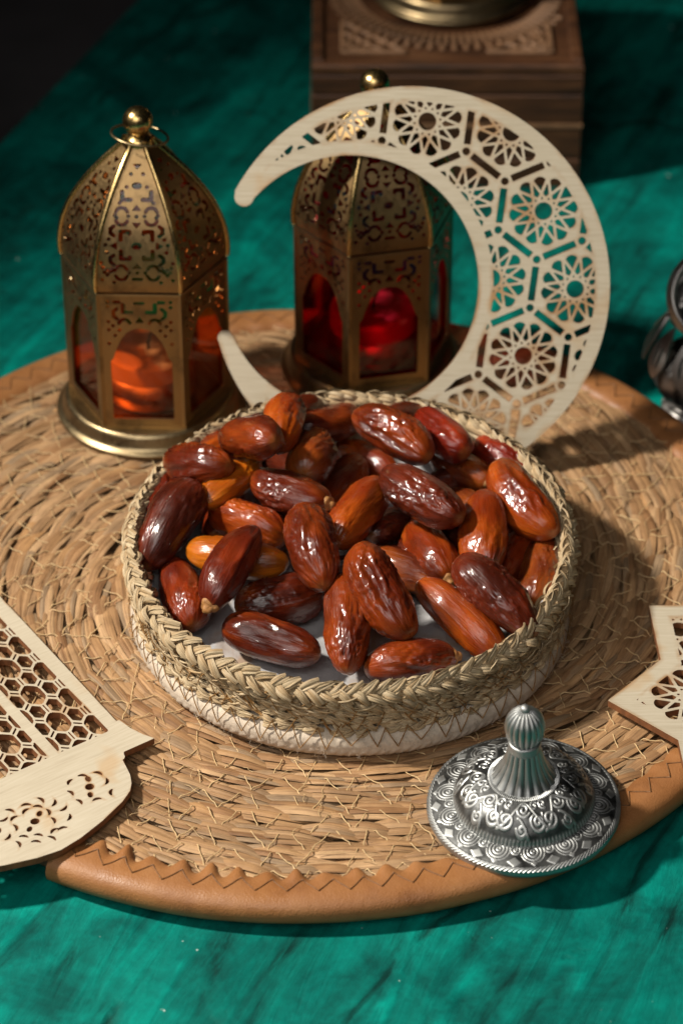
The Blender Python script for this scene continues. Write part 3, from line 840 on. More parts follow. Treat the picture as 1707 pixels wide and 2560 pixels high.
DATES = [
    ((-0.0202, 0.0048, 0.0731), (-0.613, 0.672, -0.415), 0.033, 0.0169, 'rb', 'plump glossy red-brown date at the back left, resting on the heap'),
    ((-0.0074, 0.0212, 0.0681), (0.118, 0.992, -0.044), 0.033, 0.0168, 'or', "orange-brown date standing on end at the basket's back left"),
    ((0.0098, 0.0434, 0.0546), (0.724, 0.632, -0.275), 0.033, 0.0142, 'rb', 'red date with crumpled left end along the back rim'),
    ((0.003, 0.0172, 0.0568), (0.132, 0.981, -0.144), 0.033, 0.0183, 'br', 'round wrinkled dark brown date seen end-on near the back centre'),
    ((0.0256, 0.0406, 0.0365), (-0.738, 0.675, 0.0), 0.0342, 0.013, 'or', 'bright orange-red date wedged below the torn date at the back'),
    ((0.0351, 0.0195, 0.0645), (-0.717, 0.694, 0.059), 0.04, 0.0167, 'rb', 'large date with torn split skin on top of the back centre'),
    ((0.0553, 0.0275, 0.0602), (-0.547, 0.837, -0.0), 0.033, 0.0156, 'rd', 'shiny cherry-red date at the back right beside the torn date'),
    ((0.0804, 0.0231, 0.0493), (-0.738, 0.675, 0.0), 0.0342, 0.0148, 'rd', 'long dark red date lying along the back right rim'),
    ((0.0628, 0.0231, 0.0461), (-0.72, 0.693, -0.036), 0.033, 0.0147, 'br', "brown date with amber tip just right of the heap's top"),
    ((0.0861, -0.0092, 0.0551), (-0.513, 0.833, 0.205), 0.042, 0.0189, 'or', 'big curved orange-brown date hugging the right rim'),
    ((0.0461, -0.0186, 0.0636), (-0.718, 0.696, 0.018), 0.041, 0.0191, 'dk', 'large dark maroon ribbed date on top of the heap'),
    ((0.0699, -0.0265, 0.0521), (0.033, 0.97, 0.24), 0.04, 0.0189, 'or', 'upright orange date with bright creased highlights, right of centre'),
    ((0.0906, -0.0333, 0.0385), (0.192, 0.973, 0.13), 0.038, 0.0158, 'br', 'blistered brown date with amber patch against the right rim'),
    ((0.0495, -0.0266, 0.0412), (-0.387, 0.922, 0.0), 0.0367, 0.018, 'or', 'short stout orange-red date in the centre below the dark ribbed one'),
    ((0.0731, -0.0641, 0.0503), (-0.669, 0.674, 0.315), 0.043, 0.0174, 'dk', 'long dark wrinkled date with red shoulder at the lower right'),
    ((0.0595, -0.066, 0.0409), (-0.694, 0.659, 0.289), 0.044, 0.0162, 'or', 'smooth bright orange date slanting at the lower right front'),
    ((0.0308, -0.0683, 0.0564), (-0.463, 0.767, 0.445), 0.042, 0.0181, 'rb', 'long deep red date with lengthwise folds, front centre'),
    ((0.0166, -0.0766, 0.0472), (-0.031, 0.945, 0.324), 0.042, 0.0186, 'rb', 'upright red-brown date covered in silvery wrinkles, front centre'),
    ((0.0407, -0.088, 0.0383), (0.973, 0.232, -0.02), 0.0348, 0.0163, 'rb', 'glossy brown date with stem cap lying at the front rim right of centre'),
    ((-0.0108, -0.0759, 0.0387), (-0.894, 0.448, 0.0), 0.04, 0.0169, 'rb', 'smooth dark red date lying along the front left rim'),
    ((-0.0083, -0.051, 0.0392), (0.942, 0.335, 0.0), 0.035, 0.018, 'rb', 'fat brown date with stem nub behind the front left date'),
    ((-0.0455, -0.0476, 0.0387), (-0.275, 0.955, 0.114), 0.037, 0.0164, 'dr', 'wrinkled maroon date at the left front against the rim'),
    ((-0.0258, -0.0518, 0.0545), (0.407, 0.89, 0.208), 0.042, 0.0164, 'dr', 'glossy red date with stem cap lying across the amber date'),
    ((-0.0245, -0.0355, 0.0476), (-0.97, 0.242, -0.006), 0.0403, 0.0147, 'am', 'pale amber date lying under the glossy red one'),
    ((-0.0501, -0.0221, 0.0516), (0.476, 0.808, 0.348), 0.042, 0.019, 'dk', 'largest dark maroon date leaning at the left side'),
    ((-0.0566, 0.0023, 0.0471), (0.238, 0.971, 0.011), 0.036, 0.0137, 'dr', 'small dark red wrinkled date against the far left rim'),
    ((-0.0403, 0.0051, 0.0619), (-0.788, 0.547, -0.283), 0.033, 0.0161, 'rb', 'orange-red date with blistered top at the upper left rim'),
    ((-0.0285, 0.0002, 0.056), (0.592, 0.806, 0.0), 0.0355, 0.0134, 'am', 'amber-brown creased date slanting at the upper left'),
    ((-0.0318, 0.0304, 0.052), (0.504, 0.825, -0.257), 0.033, 0.014, 'or', 'small red date half hidden behind the upper left rim dates'),
    ((-0.0211, -0.0168, 0.0478), (-0.877, 0.48, -0.0), 0.0339, 0.0166, 'or', 'stubby orange date with fine ridges, left of centre'),
    ((-0.0041, -0.0068, 0.0575), (-0.848, 0.531, 0.0), 0.0349, 0.0166, 'rb', 'brown date with shiny crinkled end above the stubby orange one'),
    ((0.005, -0.0469, 0.0602), (-0.193, 0.965, 0.179), 0.041, 0.0201, 'rb', 'thick red-brown date with folded tip standing near the centre'),
    ((0.015, 0.0211, 0.0409), (0.395, 0.919, 0.0), 0.0349, 0.0145, 'rb', 'silvery wrinkled red date slanting behind the centre'),
    ((0.0218, -0.0156, 0.053), (0.472, 0.877, 0.091), 0.039, 0.0171, 'or', 'red date with finely ribbed highlight slanting in the centre'),
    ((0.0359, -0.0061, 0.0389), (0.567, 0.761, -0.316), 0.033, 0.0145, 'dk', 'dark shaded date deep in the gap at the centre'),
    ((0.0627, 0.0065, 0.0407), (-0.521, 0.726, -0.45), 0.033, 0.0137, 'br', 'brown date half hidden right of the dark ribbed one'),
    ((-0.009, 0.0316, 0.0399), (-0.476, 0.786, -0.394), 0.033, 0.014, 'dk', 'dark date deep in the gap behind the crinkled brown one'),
    ((0.0006, 0.0488, 0.0549), (0.434, 0.793, -0.428), 0.033, 0.0134, 'rb', 'brown date mostly hidden at the very back left of centre'),
    ((0.0409, 0.0442, 0.055), (0.649, 0.653, -0.391), 0.033, 0.0134, 'br', 'brown date mostly hidden behind the torn date'),
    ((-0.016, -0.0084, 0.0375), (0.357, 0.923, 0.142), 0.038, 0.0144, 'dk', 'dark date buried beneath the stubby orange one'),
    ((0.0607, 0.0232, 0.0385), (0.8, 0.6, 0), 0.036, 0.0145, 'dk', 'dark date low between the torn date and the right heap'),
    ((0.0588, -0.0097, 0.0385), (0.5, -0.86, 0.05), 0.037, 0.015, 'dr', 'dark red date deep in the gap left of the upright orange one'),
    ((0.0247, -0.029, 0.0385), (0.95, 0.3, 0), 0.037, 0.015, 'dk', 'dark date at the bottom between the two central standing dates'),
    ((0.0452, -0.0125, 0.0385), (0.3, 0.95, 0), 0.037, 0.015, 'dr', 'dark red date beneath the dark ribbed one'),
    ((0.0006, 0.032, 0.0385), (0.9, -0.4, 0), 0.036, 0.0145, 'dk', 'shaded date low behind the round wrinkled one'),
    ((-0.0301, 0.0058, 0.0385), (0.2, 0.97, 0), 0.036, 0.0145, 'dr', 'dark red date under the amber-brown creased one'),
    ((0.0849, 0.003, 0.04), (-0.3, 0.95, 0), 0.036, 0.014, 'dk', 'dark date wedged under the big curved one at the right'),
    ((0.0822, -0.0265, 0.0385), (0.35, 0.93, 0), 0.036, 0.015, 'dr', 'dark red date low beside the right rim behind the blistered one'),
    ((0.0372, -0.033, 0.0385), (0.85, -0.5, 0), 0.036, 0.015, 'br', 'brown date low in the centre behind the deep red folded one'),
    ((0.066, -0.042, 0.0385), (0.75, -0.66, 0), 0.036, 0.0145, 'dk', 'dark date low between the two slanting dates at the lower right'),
]
# ------------------------------------------------------------------ dates
TONE = {  # main, second
 'rb': ((0.088, 0.0105, 0.0025), (0.215, 0.034, 0.004)),
 'or': ((0.165, 0.020, 0.0025), (0.33, 0.062, 0.005)),
 'rd': ((0.15, 0.010, 0.003), (0.30, 0.030, 0.004)),
 'dr': ((0.090, 0.0095, 0.003), (0.19, 0.024, 0.004)),
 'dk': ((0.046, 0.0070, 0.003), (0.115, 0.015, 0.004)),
 'br': ((0.095, 0.015, 0.004), (0.24, 0.052, 0.007)),
 'am': ((0.33, 0.074, 0.004), (0.48, 0.135, 0.007)),
}
HEAVY = {0, 3, 5, 7, 10, 12, 14, 16, 17, 18, 19, 20, 26, 21, 25, 27, 29, 30, 31, 32, 33}
STEM = {18: 1, 22: -1, 20: 1, 8: -1, 21: 1, 27: 1, 13: -1, 30: -1}
def date_mesh(L, W, tone, seed, heavy):
    rs = random.Random(seed * 7 + 3)
    nu, nv = 104, 84
    th = np.linspace(0.0, PI, nu)[:, None]; v = np.linspace(0, 2 * PI, nv, endpoint=False)[None]
    t = -np.cos(th)                                  # -1..1
    p = rs.uniform(2.5, 3.4)
    base = np.clip(1 - np.abs(t) ** p, 0, 1) ** 0.5
    asym = 1 + rs.uniform(-0.17, 0.17) * t - rs.uniform(0, 0.06) * t * t
    R = W / 2 * base * asym
    x = t * L / 2
    dirs = np.stack([t * 1.0 + 0 * v, np.cos(v) + 0 * t, np.sin(v) + 0 * t], -1)
    # big lumps and dents
    lump = fbm(dirs * np.array([1.3, 1.0, 1.0]) + seed * 3.1, seed, 2)
    R = R * (1 + 0.13 * lump)
    # long wrinkles
    ang = v + 0.5 * np.sin(t * 1.7 + seed)
    wr = fbm(np.stack([t * 1.5 + 0 * v + seed, np.cos(ang) * 3.4 + 0 * t, np.sin(ang) * 3.4 + 0 * t], -1), seed + 40, 3)
    rid = 1 - np.abs(wr) * 3.2
    patch = sstep(-0.25, 0.45, fbm(dirs * 0.9 + seed * 1.7 + 5, seed + 9, 2))
    amp = (0.00052 if heavy else 0.00030) * (0.35 + 0.9 * patch)
    R = R + amp * np.clip(rid, -0.6, 1) * base
    # fine crinkle
    cr = fbm(np.stack([t * 6 + 0 * v, np.cos(v) * 6 + 0 * t, np.sin(v) * 6 + 0 * t], -1) + 2.0 * wr[..., None], seed + 77, 2)
    R = R + (0.00058 if heavy else 0.00026) * (1 - np.abs(cr) * 3) * patch * base
    # skin folds
    for k in range(rs.choice((1, 2, 2, 3)) if heavy else rs.choice((0, 1, 1, 2))):
        v0 = rs.uniform(0, 2 * PI); w0 = rs.uniform(0.10, 0.2)
        path = v0 + 0.35 * np.sin(t * rs.uniform(1, 2.4) + rs.uniform(0, 6)) + 0.12 * vnoise(np.stack([t * 4, 0 * t, 0 * t], -1), seed + k)
        d = (v - path + PI) % (2 * PI) - PI
        R = R + 0.00065 * np.exp(-(d / w0) ** 2) * np.exp(-((t - rs.uniform(-.3, .3)) / 0.6) ** 2) * base - 0.0006 * np.exp(-((d - 2.2 * w0) / (1.3 * w0)) ** 2) * base * np.exp(-(t / 0.6) ** 2)
    fl = rs.uniform(0.88, 1.0)
    y = R * np.cos(v); z = R * np.sin(v) * fl
    bend = rs.uniform(-0.0022, 0.0022)
    y = y + bend * (1 - t * t); z = z + rs.uniform(-0.0012, 0.0012) * (1 - t * t)
    xx = x + 0.0006 * vnoise(dirs * 2.0 + 9, seed + 3) * base + 0 * v
    V = np.stack([xx, y, z], -1).reshape(-1, 3)
    F = grid_faces(nu, nv, False, True)
    a, b = (np.array(c) for c in TONE[tone])
    m = sstep(-0.30, 0.45, fbm(dirs * np.array([1.2, 0.9, 0.9]) + seed * 0.7, seed + 20, 3) + 0.35 * np.abs(t) ** 2 - 0.10 + rs.uniform(-0.15, 0.15))
    col = a + (b - a) * m[..., None]
    dkm = sstep(0.1, 0.6, fbm(dirs * 1.1 + seed * 2.3 + 30, seed + 61, 2))
    col = col * (1 - 0.5 * dkm[..., None])
    ends = sstep(0.93, 1.0, np.abs(t)) + 0 * v
    col = col + (np.array((0.32, 0.12, 0.03)) - col) * (ends * 0.5)[..., None]
    uv = np.stack([t * 0.5 + 0.5 + 0 * v, v / (2 * PI) + 0 * t], -1).reshape(-1, 2)
    return mesh_data('date', V, F, M_date, uv=uv, col=col.reshape(-1, 3))
for i, (c, ax, L, W, tone, label) in enumerate(DATES):
    me = date_mesh(L * 1.01, W * 1.02, tone, i + 1, i in HEAVY)
    X = Vector(ax).normalized()
    up = Vector((0.1 * math.sin(i), -0.4, 1.0)); Y = up.cross(X).normalized(); Z = X.cross(Y)
    M = Matrix((X, Y, Z)).transposed().to_4x4() @ Matrix.Rotation(i * 1.37, 4, 'X'); M.translation = Vector(c)
    o = link('date', me, None, M)
    tag(o, label, 'date', 'dates in the basket')
    if i in STEM:
        s = STEM[i]
        n = 26
        a_ = np.linspace(0, 2 * PI, n, endpoint=False)[:, None]; k = np.linspace(0, 1, 9)[None]
        r = 0.0031 * np.interp(k, [0, .3, .55, .8, 1], [1.15, 1.0, .62, .5, 0.02]) * (1 + 0.16 * np.sin(a_ * 3 + 1) + 0.10 * vnoise(np.stack([np.cos(a_) * 2.5 + 0 * k, np.sin(a_) * 2.5 + 0 * k, k * 4 + 0 * a_], -1), i))
        xx = s * (L * 0.5 * 1.0 - 0.0012 + 0.0036 * np.interp(k, [0, .3, .55, .8, 1], [0, .35, .5, .95, 1])) + 0 * a_
        part('stem_cap', np.stack([xx, r * np.cos(a_), r * np.sin(a_)], -1).reshape(-1, 3), grid_faces(n, 9, wrap_u=True), M_stem, o)

# ------------------------------------------------------------------ brass lanterns
def cat_rom(P, n):
    P = np.asarray(P, float); s = np.linspace(0, len(P) - 1, n); out = []
    for q in s:
        i = min(int(q), len(P) - 2); f = q - i
        p0 = P[max(i - 1, 0)]; p1 = P[i]; p2 = P[i + 1]; p3 = P[min(i + 2, len(P) - 1)]
        out.append(0.5 * (2 * p1 + (p2 - p0) * f + (2 * p0 - 5 * p1 + 4 * p2 - p3) * f * f + (3 * p1 - p0 - 3 * p2 + p3) * f ** 3))
    return np.array(out)
DP = cat_rom([(0, .0350), (.004, .0353), (.0095, .0349), (.0175, .0333), (.027, .0294), (.037, .0228), (.046, .0150), (.0535, .0074), (.0575, .0050)], 160)
_sa = np.r_[0, np.cumsum(np.hypot(np.diff(DP[:, 0]), np.diff(DP[:, 1]) * 0.866))]
def dome_pt(u, s, d):
    r = np.interp(s, _sa, DP[:, 1]); z = np.interp(s, _sa, DP[:, 0])
    rr_ = np.gradient(DP[:, 1] * 0.866, _sa); zz_ = np.gradient(DP[:, 0], _sa)
    dr = np.interp(s, _sa, rr_); dz = np.interp(s, _sa, zz_)
    ap = r * 0.866 - d * dz; z = z + d * dr
    return np.stack([u, -ap, z], -1)
PY = np.array([300, 410, 460, 537, 610, 672, 685, 725, 775, 815, 845, 912, 970, 1000, 1045, 1080, 1120, 1190, 1215], float)
PS = np.array([.0610, .0542, .0510, .0462, .0410, .0371, .0362, .0337, .0303, .0278, .0258, .0212, .0172, .0153, .0120, .0095, .0065, .0011, -.0008])
KU = 0.0000694
def px_dome(x, y): return x * KU, float(np.interp(y, PY, PS))
def px_body(x, y): return x * KU, (2025 - y) * 0.0000832
def motif(kind, cx, cy, tf):
    """small pierced ornaments: lists of strokes (polyline, half width) or polygons, px relative to centre line"""
    S = {'dot': [([(0, 0), (0.1, 0)], 11)], 'bar': [([(-24, 0), (24, 0)], 10)], 'vbar': [([(-14, 0), (14, 0)], 11)],
         'arch': [([(-34, 13), (-20, -7), (0, -12), (20, -7), (34, 13)], 10)],
         'smile': [([(-34, -13), (-20, 7), (0, 12), (20, 7), (34, -13)], 10)],
         'brk': [([(12, -30), (-8, -14), (-8, 14), (12, 30)], 11)],
         'ell_tl': [([(-22, 28), (-22, -22), (28, -22), (30, -10)], 12)], 'ell_bl': [([(-22, -28), (-22, 22), (28, 22), (30, 10)], 12)],
         'hook': [([(-24, -32), (-24, 14), (26, 14)], 12)],
         'sq': [([(-12, 0), (12, 0)], 16), ([(-12, -10), (12, -10)], 10), ([(-12, 10), (12, 10)], 10)]}
    if kind == 'tri_u': return ('poly', [tf(cx + a, cy + b) for a, b in ((0, -22), (30, 18), (-30, 18))])
    if kind == 'tri_d': return ('poly', [tf(cx + a, cy + b) for a, b in ((0, 22), (30, -18), (-30, -18))])
    if kind == 'tri_l': return ('poly', [tf(cx + a, cy + b) for a, b in ((-26, 0), (20, -26), (20, 26))])
    return ('str', [([tf(cx + a, cy + b) for a, b in pl], w * 1.12 * KU) for pl, w in S[kind]])
def holes_sdf(x, y, ms):
    d = np.full(x.shape, 1.0)
    for k, g in ms:
        if k == 'poly': d = np.minimum(d, d_poly(x, y, g))
        else:
            for pl, w in g:
                for (a, b) in zip(pl[:-1], pl[1:]): d = np.minimum(d, d_seg(x, y, a[0], a[1], b[0], b[1], w))
    return d
dome_m = [motif(k, x, y, px_dome) for k, x, y in [('tri_d', 0, 410), ('sq', 0, 537), ('tri_u', 0, 672), ('dot', 0, 727), ('tri_d', 0, 782), ('sq', 0, 912), ('tri_u', 0, 1038), ('dot', 0, 1080), ('bar', 0, 1120),
    ('dot', -36, 460), ('hook', -62, 605), ('arch', -88, 683), ('dot', -48, 725), ('smile', -88, 768), ('brk', -147, 818), ('ell_tl', -72, 845), ('tri_l', -136, 911), ('ell_bl', -72, 972), ('brk', -150, 1000),
    ('arch', -95, 1047), ('dot', -48, 1080), ('smile', -95, 1113), ('dot', -162, 1078), ('dot', -196, 1078), ('dot', -179, 1062), ('dot', -179, 1096), ('dot', -178, 950), ('dot', -165, 870), ('dot', -214, 1020), ('dot', -212, 1125), ('dot', -140, 1140), ('dot', -205, 1050), ('dot', -118, 735), ('dot', -128, 720), ('dot', -100, 640), ('dot', -60, 545), ('dot', -185, 905), ('tri_u', -150, 1060)]]
def dome_sdf(x, s):
    hw = np.interp(s, _sa, DP[:, 1]) * 0.5
    out = np.maximum(np.abs(x) - hw, np.maximum(-s, s - _sa[-1] + 0.0005))
    return np.maximum(out, -holes_sdf(-np.abs(x), s, dome_m))
body_m = [motif(k, x, y, px_body) for k, x, y in [('vbar', -134, 1252), ('bar', 0, 1258), ('hook', -72, 1298), ('brk', -148, 1322), ('arch', -92, 1366), ('tri_u', 0, 1357),
    ('dot', -190, 1250), ('dot', -190, 1280), ('dot', -188, 1370), ('dot', -162, 1394), ('dot', -188, 1418), ('dot', -124, 1420), ('dot', -152, 1452), ('dot', -190, 1502)]]
arch_px = [(-187, 1965), (-187, 1612), (-168, 1590), (-150, 1540), (-132, 1500), (-112, 1470), (-86, 1438), (-50, 1416), (0, 1408)]
arch_px += [(-x, y) for x, y in arch_px[-2::-1]]
arch_poly = [px_body(x, y) for x, y in arch_px]
def body_sdf(x, y):
    out = d_box(x, y, 0, 0.0341, 0.0174, 0.0341)
    out = np.maximum(out, -d_poly(x, y, arch_poly))
    return np.maximum(out, -holes_sdf(-np.abs(x), y, body_m))
HS = 0.0349
ME_body = sheet_mesh('body_panel', [M_brass, M_brass_d], body_sdf, -0.0178, 0.0178, -0.0006, 0.0688, 0.00036, 0.0007, lambda x, y, d: np.stack([x, -HS * 0.866 + d, y], -1))
ME_dome = sheet_mesh('roof_panel', [M_brass, M_brass_d], dome_sdf, -0.0180, 0.0180, -0.0006, float(_sa[-1]) + 0.0004, 0.00036, 0.0006, dome_pt, flat=False)
rp = np.stack([DP[:, 1][::5] + 0.0002, 0 * DP[::5, 0], DP[::5, 0]], -1)
V, F = tube(rp, np.linspace(0.00105, 0.00125, len(rp)), 8); ME_rib = mesh_data('roof_rib', V, F, M_brass_b)
V, F = box(-0.0009, 0.0009, -0.0009, 0.0009, 0, 0.0682); ME_post = mesh_data('corner_post', V, F, M_brass, smooth=False)
V, F = lathe([(0.0, 0.0), (0.0393, 0.0), (0.0408, 0.0008), (0.0411, 0.0018), (0.0402, 0.0026), (0.0390, 0.0030), (0.0380, 0.0045), (0.0374, 0.0078), (0.0366, 0.0094), (0.0354, 0.0099), (0.0340, 0.0096), (0.0325, 0.0092), (0.0, 0.0092)], 128)
ME_dish = mesh_data('base_dish', V, F, M_brass_d)
a_ = np.linspace(0, PI, 20)
prof = [(0.0, -0.0060), (0.0020, -0.0060), (0.0023, -0.0052)] + [(0.0053 * math.sin(t), -0.0053 * math.cos(t)) for t in a_[3:]]
V, F = lathe(prof, 40); ME_ball = mesh_data('finial_ball', V, F, M_brass_b)
tt_ = np.linspace(0, 2 * PI, 60, endpoint=False)
V, F = tube(np.stack([0.0118 * np.cos(tt_), 0.0105 * np.sin(tt_), 0 * tt_], -1), 0.00055, 8, closed=True); ME_ring = mesh_data('ring_handle', V, F, M_brass_d)
V, F = box(-0.0168, 0.0168, -0.0003, 0.0003, 0.003, 0.055)
GV, GF = V, F
def dome_glass():
    s = np.linspace(0.004, float(_sa[-1]) - 0.004, 16)
    hw = np.interp(s, _sa, DP[:, 1]) * 0.5 * 0.94
    V = np.concatenate([dome_pt(-hw, s, 0 * s + 0.0018), dome_pt(hw, s, 0 * s + 0.0018)])
    n = len(s)
    return V, [(k, n + k, n + k + 1, k + 1) for k in range(n - 1)]
DGV, DGF = dome_glass()
def hexring(r0, r1, z0, z1):
    V = []
    for r, z in ((r0, z0), (r1, z0), (r1, z1), (r0, z1)):
        V += [(r * math.cos(k * PI / 3), r * math.sin(k * PI / 3), z) for k in range(6)]
    return np.array(V), [(j * 6 + k, j * 6 + (k + 1) % 6, ((j + 1) % 4) * 6 + (k + 1) % 6, ((j + 1) % 4) * 6 + k) for j in range(4) for k in range(6)]
def lantern(label, loc, rotz, glass, ring_rot, ball_mat=None):
    L = thing('lantern', label, 'lantern', loc, (0, 0, rotz), 'brass lanterns')
    L.scale = (0.975, 0.975, 0.975)
    link('base_dish', ME_dish, L)
    mg = mesh_data('glass_pane', GV, GF, glass, smooth=False)
    mr = mesh_data('roof_glass', DGV, DGF, glass)
    for k in range(6):
        Rz = Matrix.Rotation(k * PI / 3, 4, 'Z')
        bp = link('body_panel', ME_body, L, Matrix.Translation((0, 0, 0.0094)) @ Rz)
        link('glass_pane', mg, bp, Matrix.Translation((0, -HS * 0.866 + 0.0022, 0)))
        rp_ = link('roof_panel', ME_dome, L, Matrix.Translation((0, 0, 0.0788)) @ Rz)
        link('roof_glass', mr, rp_)
        Rp = Matrix.Rotation(k * PI / 3, 4, 'Z')
        link('roof_rib', ME_rib, L, Matrix.Translation((0, 0, 0.0788)) @ Rp)
        link('corner_post', ME_post, L, Matrix.Translation((0, 0, 0.0094)) @ Rp @ Matrix.Translation((HS - 0.0008, 0, 0)) @ Matrix.Rotation(PI / 4, 4, 'Z'))
    part('frame_band', *hexring(0.0325, 0.0354, 0.0768, 0.0779), M_brass_d, L, smooth=False)
    part('floor_band', *hexring(0.0325, 0.0356, 0.0093, 0.0108), M_brass, L, smooth=False)
    V, F = lathe([(0.0058, 0.132), (0.0062, 0.1345), (0.0045, 0.1362), (0.0026, 0.1372)], 24)
    part('collar', V, F, M_brass_b, L)
    link('finial_ball', ME_ball, L, Matrix.Translation((0, 0, 0.1430)) @ Matrix.Scale(1.18, 4))
    link('ring_handle', ME_ring, L, Matrix.Translation((0.0005, 0, 0.1362)) @ ring_rot)
    return L
LZ = 0.0124
lantern('brass lantern with amber glass at the left of the basket', (-0.0662, 0.1142, LZ), math.radians(-1.5), M_amber, Matrix.Rotation(math.radians(8), 4, 'Y') @ Matrix.Rotation(math.radians(-6), 4, 'X'))
lantern('brass lantern with red glass standing behind the wooden crescent', (0.0289, 0.1450, LZ), math.radians(12.3), M_red, Matrix.Rotation(math.radians(-38), 4, 'X'))
def tealight(label, loc):
    T = thing('tealight', label, 'candle', loc, (0, 0, 0), 'candles inside the lanterns')
    V, F = lathe([(0.0, 0.0), (0.0188, 0.0), (0.0192, 0.0005), (0.0192, 0.0130), (0.0188, 0.0130), (0.0186, 0.0125)], 64); part('tin_cup', V, F, M_tin, T)
    V, F = lathe([(0.0187, 0.004), (0.0187, 0.0200), (0.0180, 0.0214), (0.0140, 0.0208), (0.0060, 0.0203), (0.0, 0.0201)], 64); wx = part('wax', V, F, M_wax, T)
    V, F = tube([(0, 0, 0.0195), (0.0001, 0, 0.0235), (0.0008, 0.0002, 0.0265), (0.0022, 0.0003, 0.0285)], [.0007, .0007, .0006, .0004], 6); part('wick', V, F, M_wick, wx)
tealight('white candle with black wick inside the amber lantern', (-0.0662, 0.1142, LZ + 0.0095))
tealight('white candle inside the red lantern', (0.0289, 0.1450, LZ + 0.0095))
# ------------------------------------------------------------------ laser-cut plywood
def rosette_holes(x, y, s, c0, a0, lw=0.0155):
    """distance (negative in a hole) of a hexagonal lattice of 12-fold rosettes; s = spacing, a0 = angle of a neighbour"""
    a1 = np.array([math.cos(a0), math.sin(a0)]) * s
    a2 = np.array([math.cos(a0 + PI / 3), math.sin(a0 + PI / 3)]) * s
    det = a1[0] * a2[1] - a1[1] * a2[0]
    px, py = x - c0[0], y - c0[1]
    m = (px * a2[1] - py * a2[0]) / det; n = (a1[0] * py - a1[1] * px) / det
    best = np.full(x.shape, 1e9); lx = np.zeros(x.shape); ly = np.zeros(x.shape)
    m0, n0 = np.floor(m), np.floor(n)
    for i in (0, 1):
        for j in (0, 1):
            cx = (m0 + i) * a1[0] + (n0 + j) * a2[0]; cy = (m0 + i) * a1[1] + (n0 + j) * a2[1]
            d = np.hypot(px - cx, py - cy); k = d < best
            best = np.where(k, d, best); lx = np.where(k, px - cx, lx); ly = np.where(k, py - cy, ly)
    # rosette
    th = np.arctan2(ly, lx) - a0; r = np.hypot(lx, ly)
    f = (th + PI / 12) % (PI / 6) - PI / 12                    # folded to +-15 deg, 0 on a star tip
    R = 0.415 * s
    g = np.abs(f)
    X = r * np.cos(g); Y = r * np.sin(g)
    lobe = d_circ(X, Y, 0.325 * s * math.cos(PI / 12), 0.325 * s * math.sin(PI / 12), 0.083 * s)
    wedge = d_box(X, Y, 0.16 * s, 0, 0.185 * s, 0.5 * s)
    H = np.minimum(lobe, np.maximum(r - 0.325 * s, -1e3))
    star = np.full(x.shape, 1e9)
    tip = np.array([R * 0.97, 0.0])
    for q in range(12):                                        # {12/5} chords near the folded sector
        a = q * PI / 6; b = a + 5 * PI / 6
        star = np.minimum(star, d_seg(X, Y, R * .97 * math.cos(a), R * .97 * math.sin(a), R * .97 * math.cos(b), R * .97 * math.sin(b), lw * s))
    H = np.maximum(H, -star)
    core = r - 0.105 * s
    H = np.minimum(H, core)
    # bars on hexagon edges and nodes on its corners
    fe = (th + PI / 6) % (PI / 3) - PI / 6
    ex = r * np.cos(fe); ey = r * np.sin(fe)
    bar = d_box(ex, ey, 0.5 * s, 0, 0.042 * s, 0.205 * s)
    fn = th % (PI / 3) - PI / 6
    nx_ = r * np.cos(fn); ny_ = r * np.sin(fn)
    node = d_circ(nx_, ny_, s / math.sqrt(3), 0, 0.047 * s)
    return np.minimum(H, np.minimum(bar, node))

# crescent, leaning back against the red lantern
CR = 0.0815; k_ = CR / 461.0
lean = math.radians(28)
cres_c = (0.0434, 0.0572 + CR * math.sin(lean), 0.0127 + CR * math.cos(lean))
def cres_out(x, y):
    dO = np.hypot(x, y) - CR
    dI = 297 * k_ - np.hypot(x + 139 * k_, y - 7 * k_)
    d = np.maximum(dO, dI)
    tu = (-383 * k_, 209 * k_); tl = (-429 * k_, -117 * k_)
    # cut both horns and give them round ends
    cutu = -((x - tu[0]) * 0.479 + (y - tu[1]) * 0.878)
    cutl = -((x - tl[0]) * 0.263 - (y - tl[1]) * 0.965)
    left = np.where(y > 0, cutu, cutl)
    left = np.where(x < -250 * k_, left, -1.0)
    d = np.maximum(d, left)
    d = np.minimum(d, d_circ(x, y, tu[0], tu[1], 22 * k_)); d = np.minimum(d, d_circ(x, y, tl[0], tl[1], 17 * k_))
    return d
def cres_sdf(x, y):
    d0 = cres_out(x, y)
    H = rosette_holes(x, y, 195 * k_, (306 * k_, 176 * k_), math.radians(-67.4))
    zone = np.maximum(np.hypot(x, y) - (CR - 34 * k_), (297 + 34) * k_ - np.hypot(x + 139 * k_, y - 7 * k_))
    zone = np.maximum(zone, -(x + 330 * k_) )
    return np.maximum(d0, -np.maximum(H, zone))
me = sheet_mesh('wooden_crescent', [M_ply, M_burn], cres_sdf, -0.0835, 0.0835, -0.0835, 0.0835, 0.00042, 0.0028)
o = link('wooden_crescent', me, None, Matrix.Translation(cres_c) @ Matrix.Rotation(PI / 2 - lean, 4, 'X'))
tag(o, 'large pale wooden crescent moon with cut-out rosettes leaning behind the basket', 'crescent')

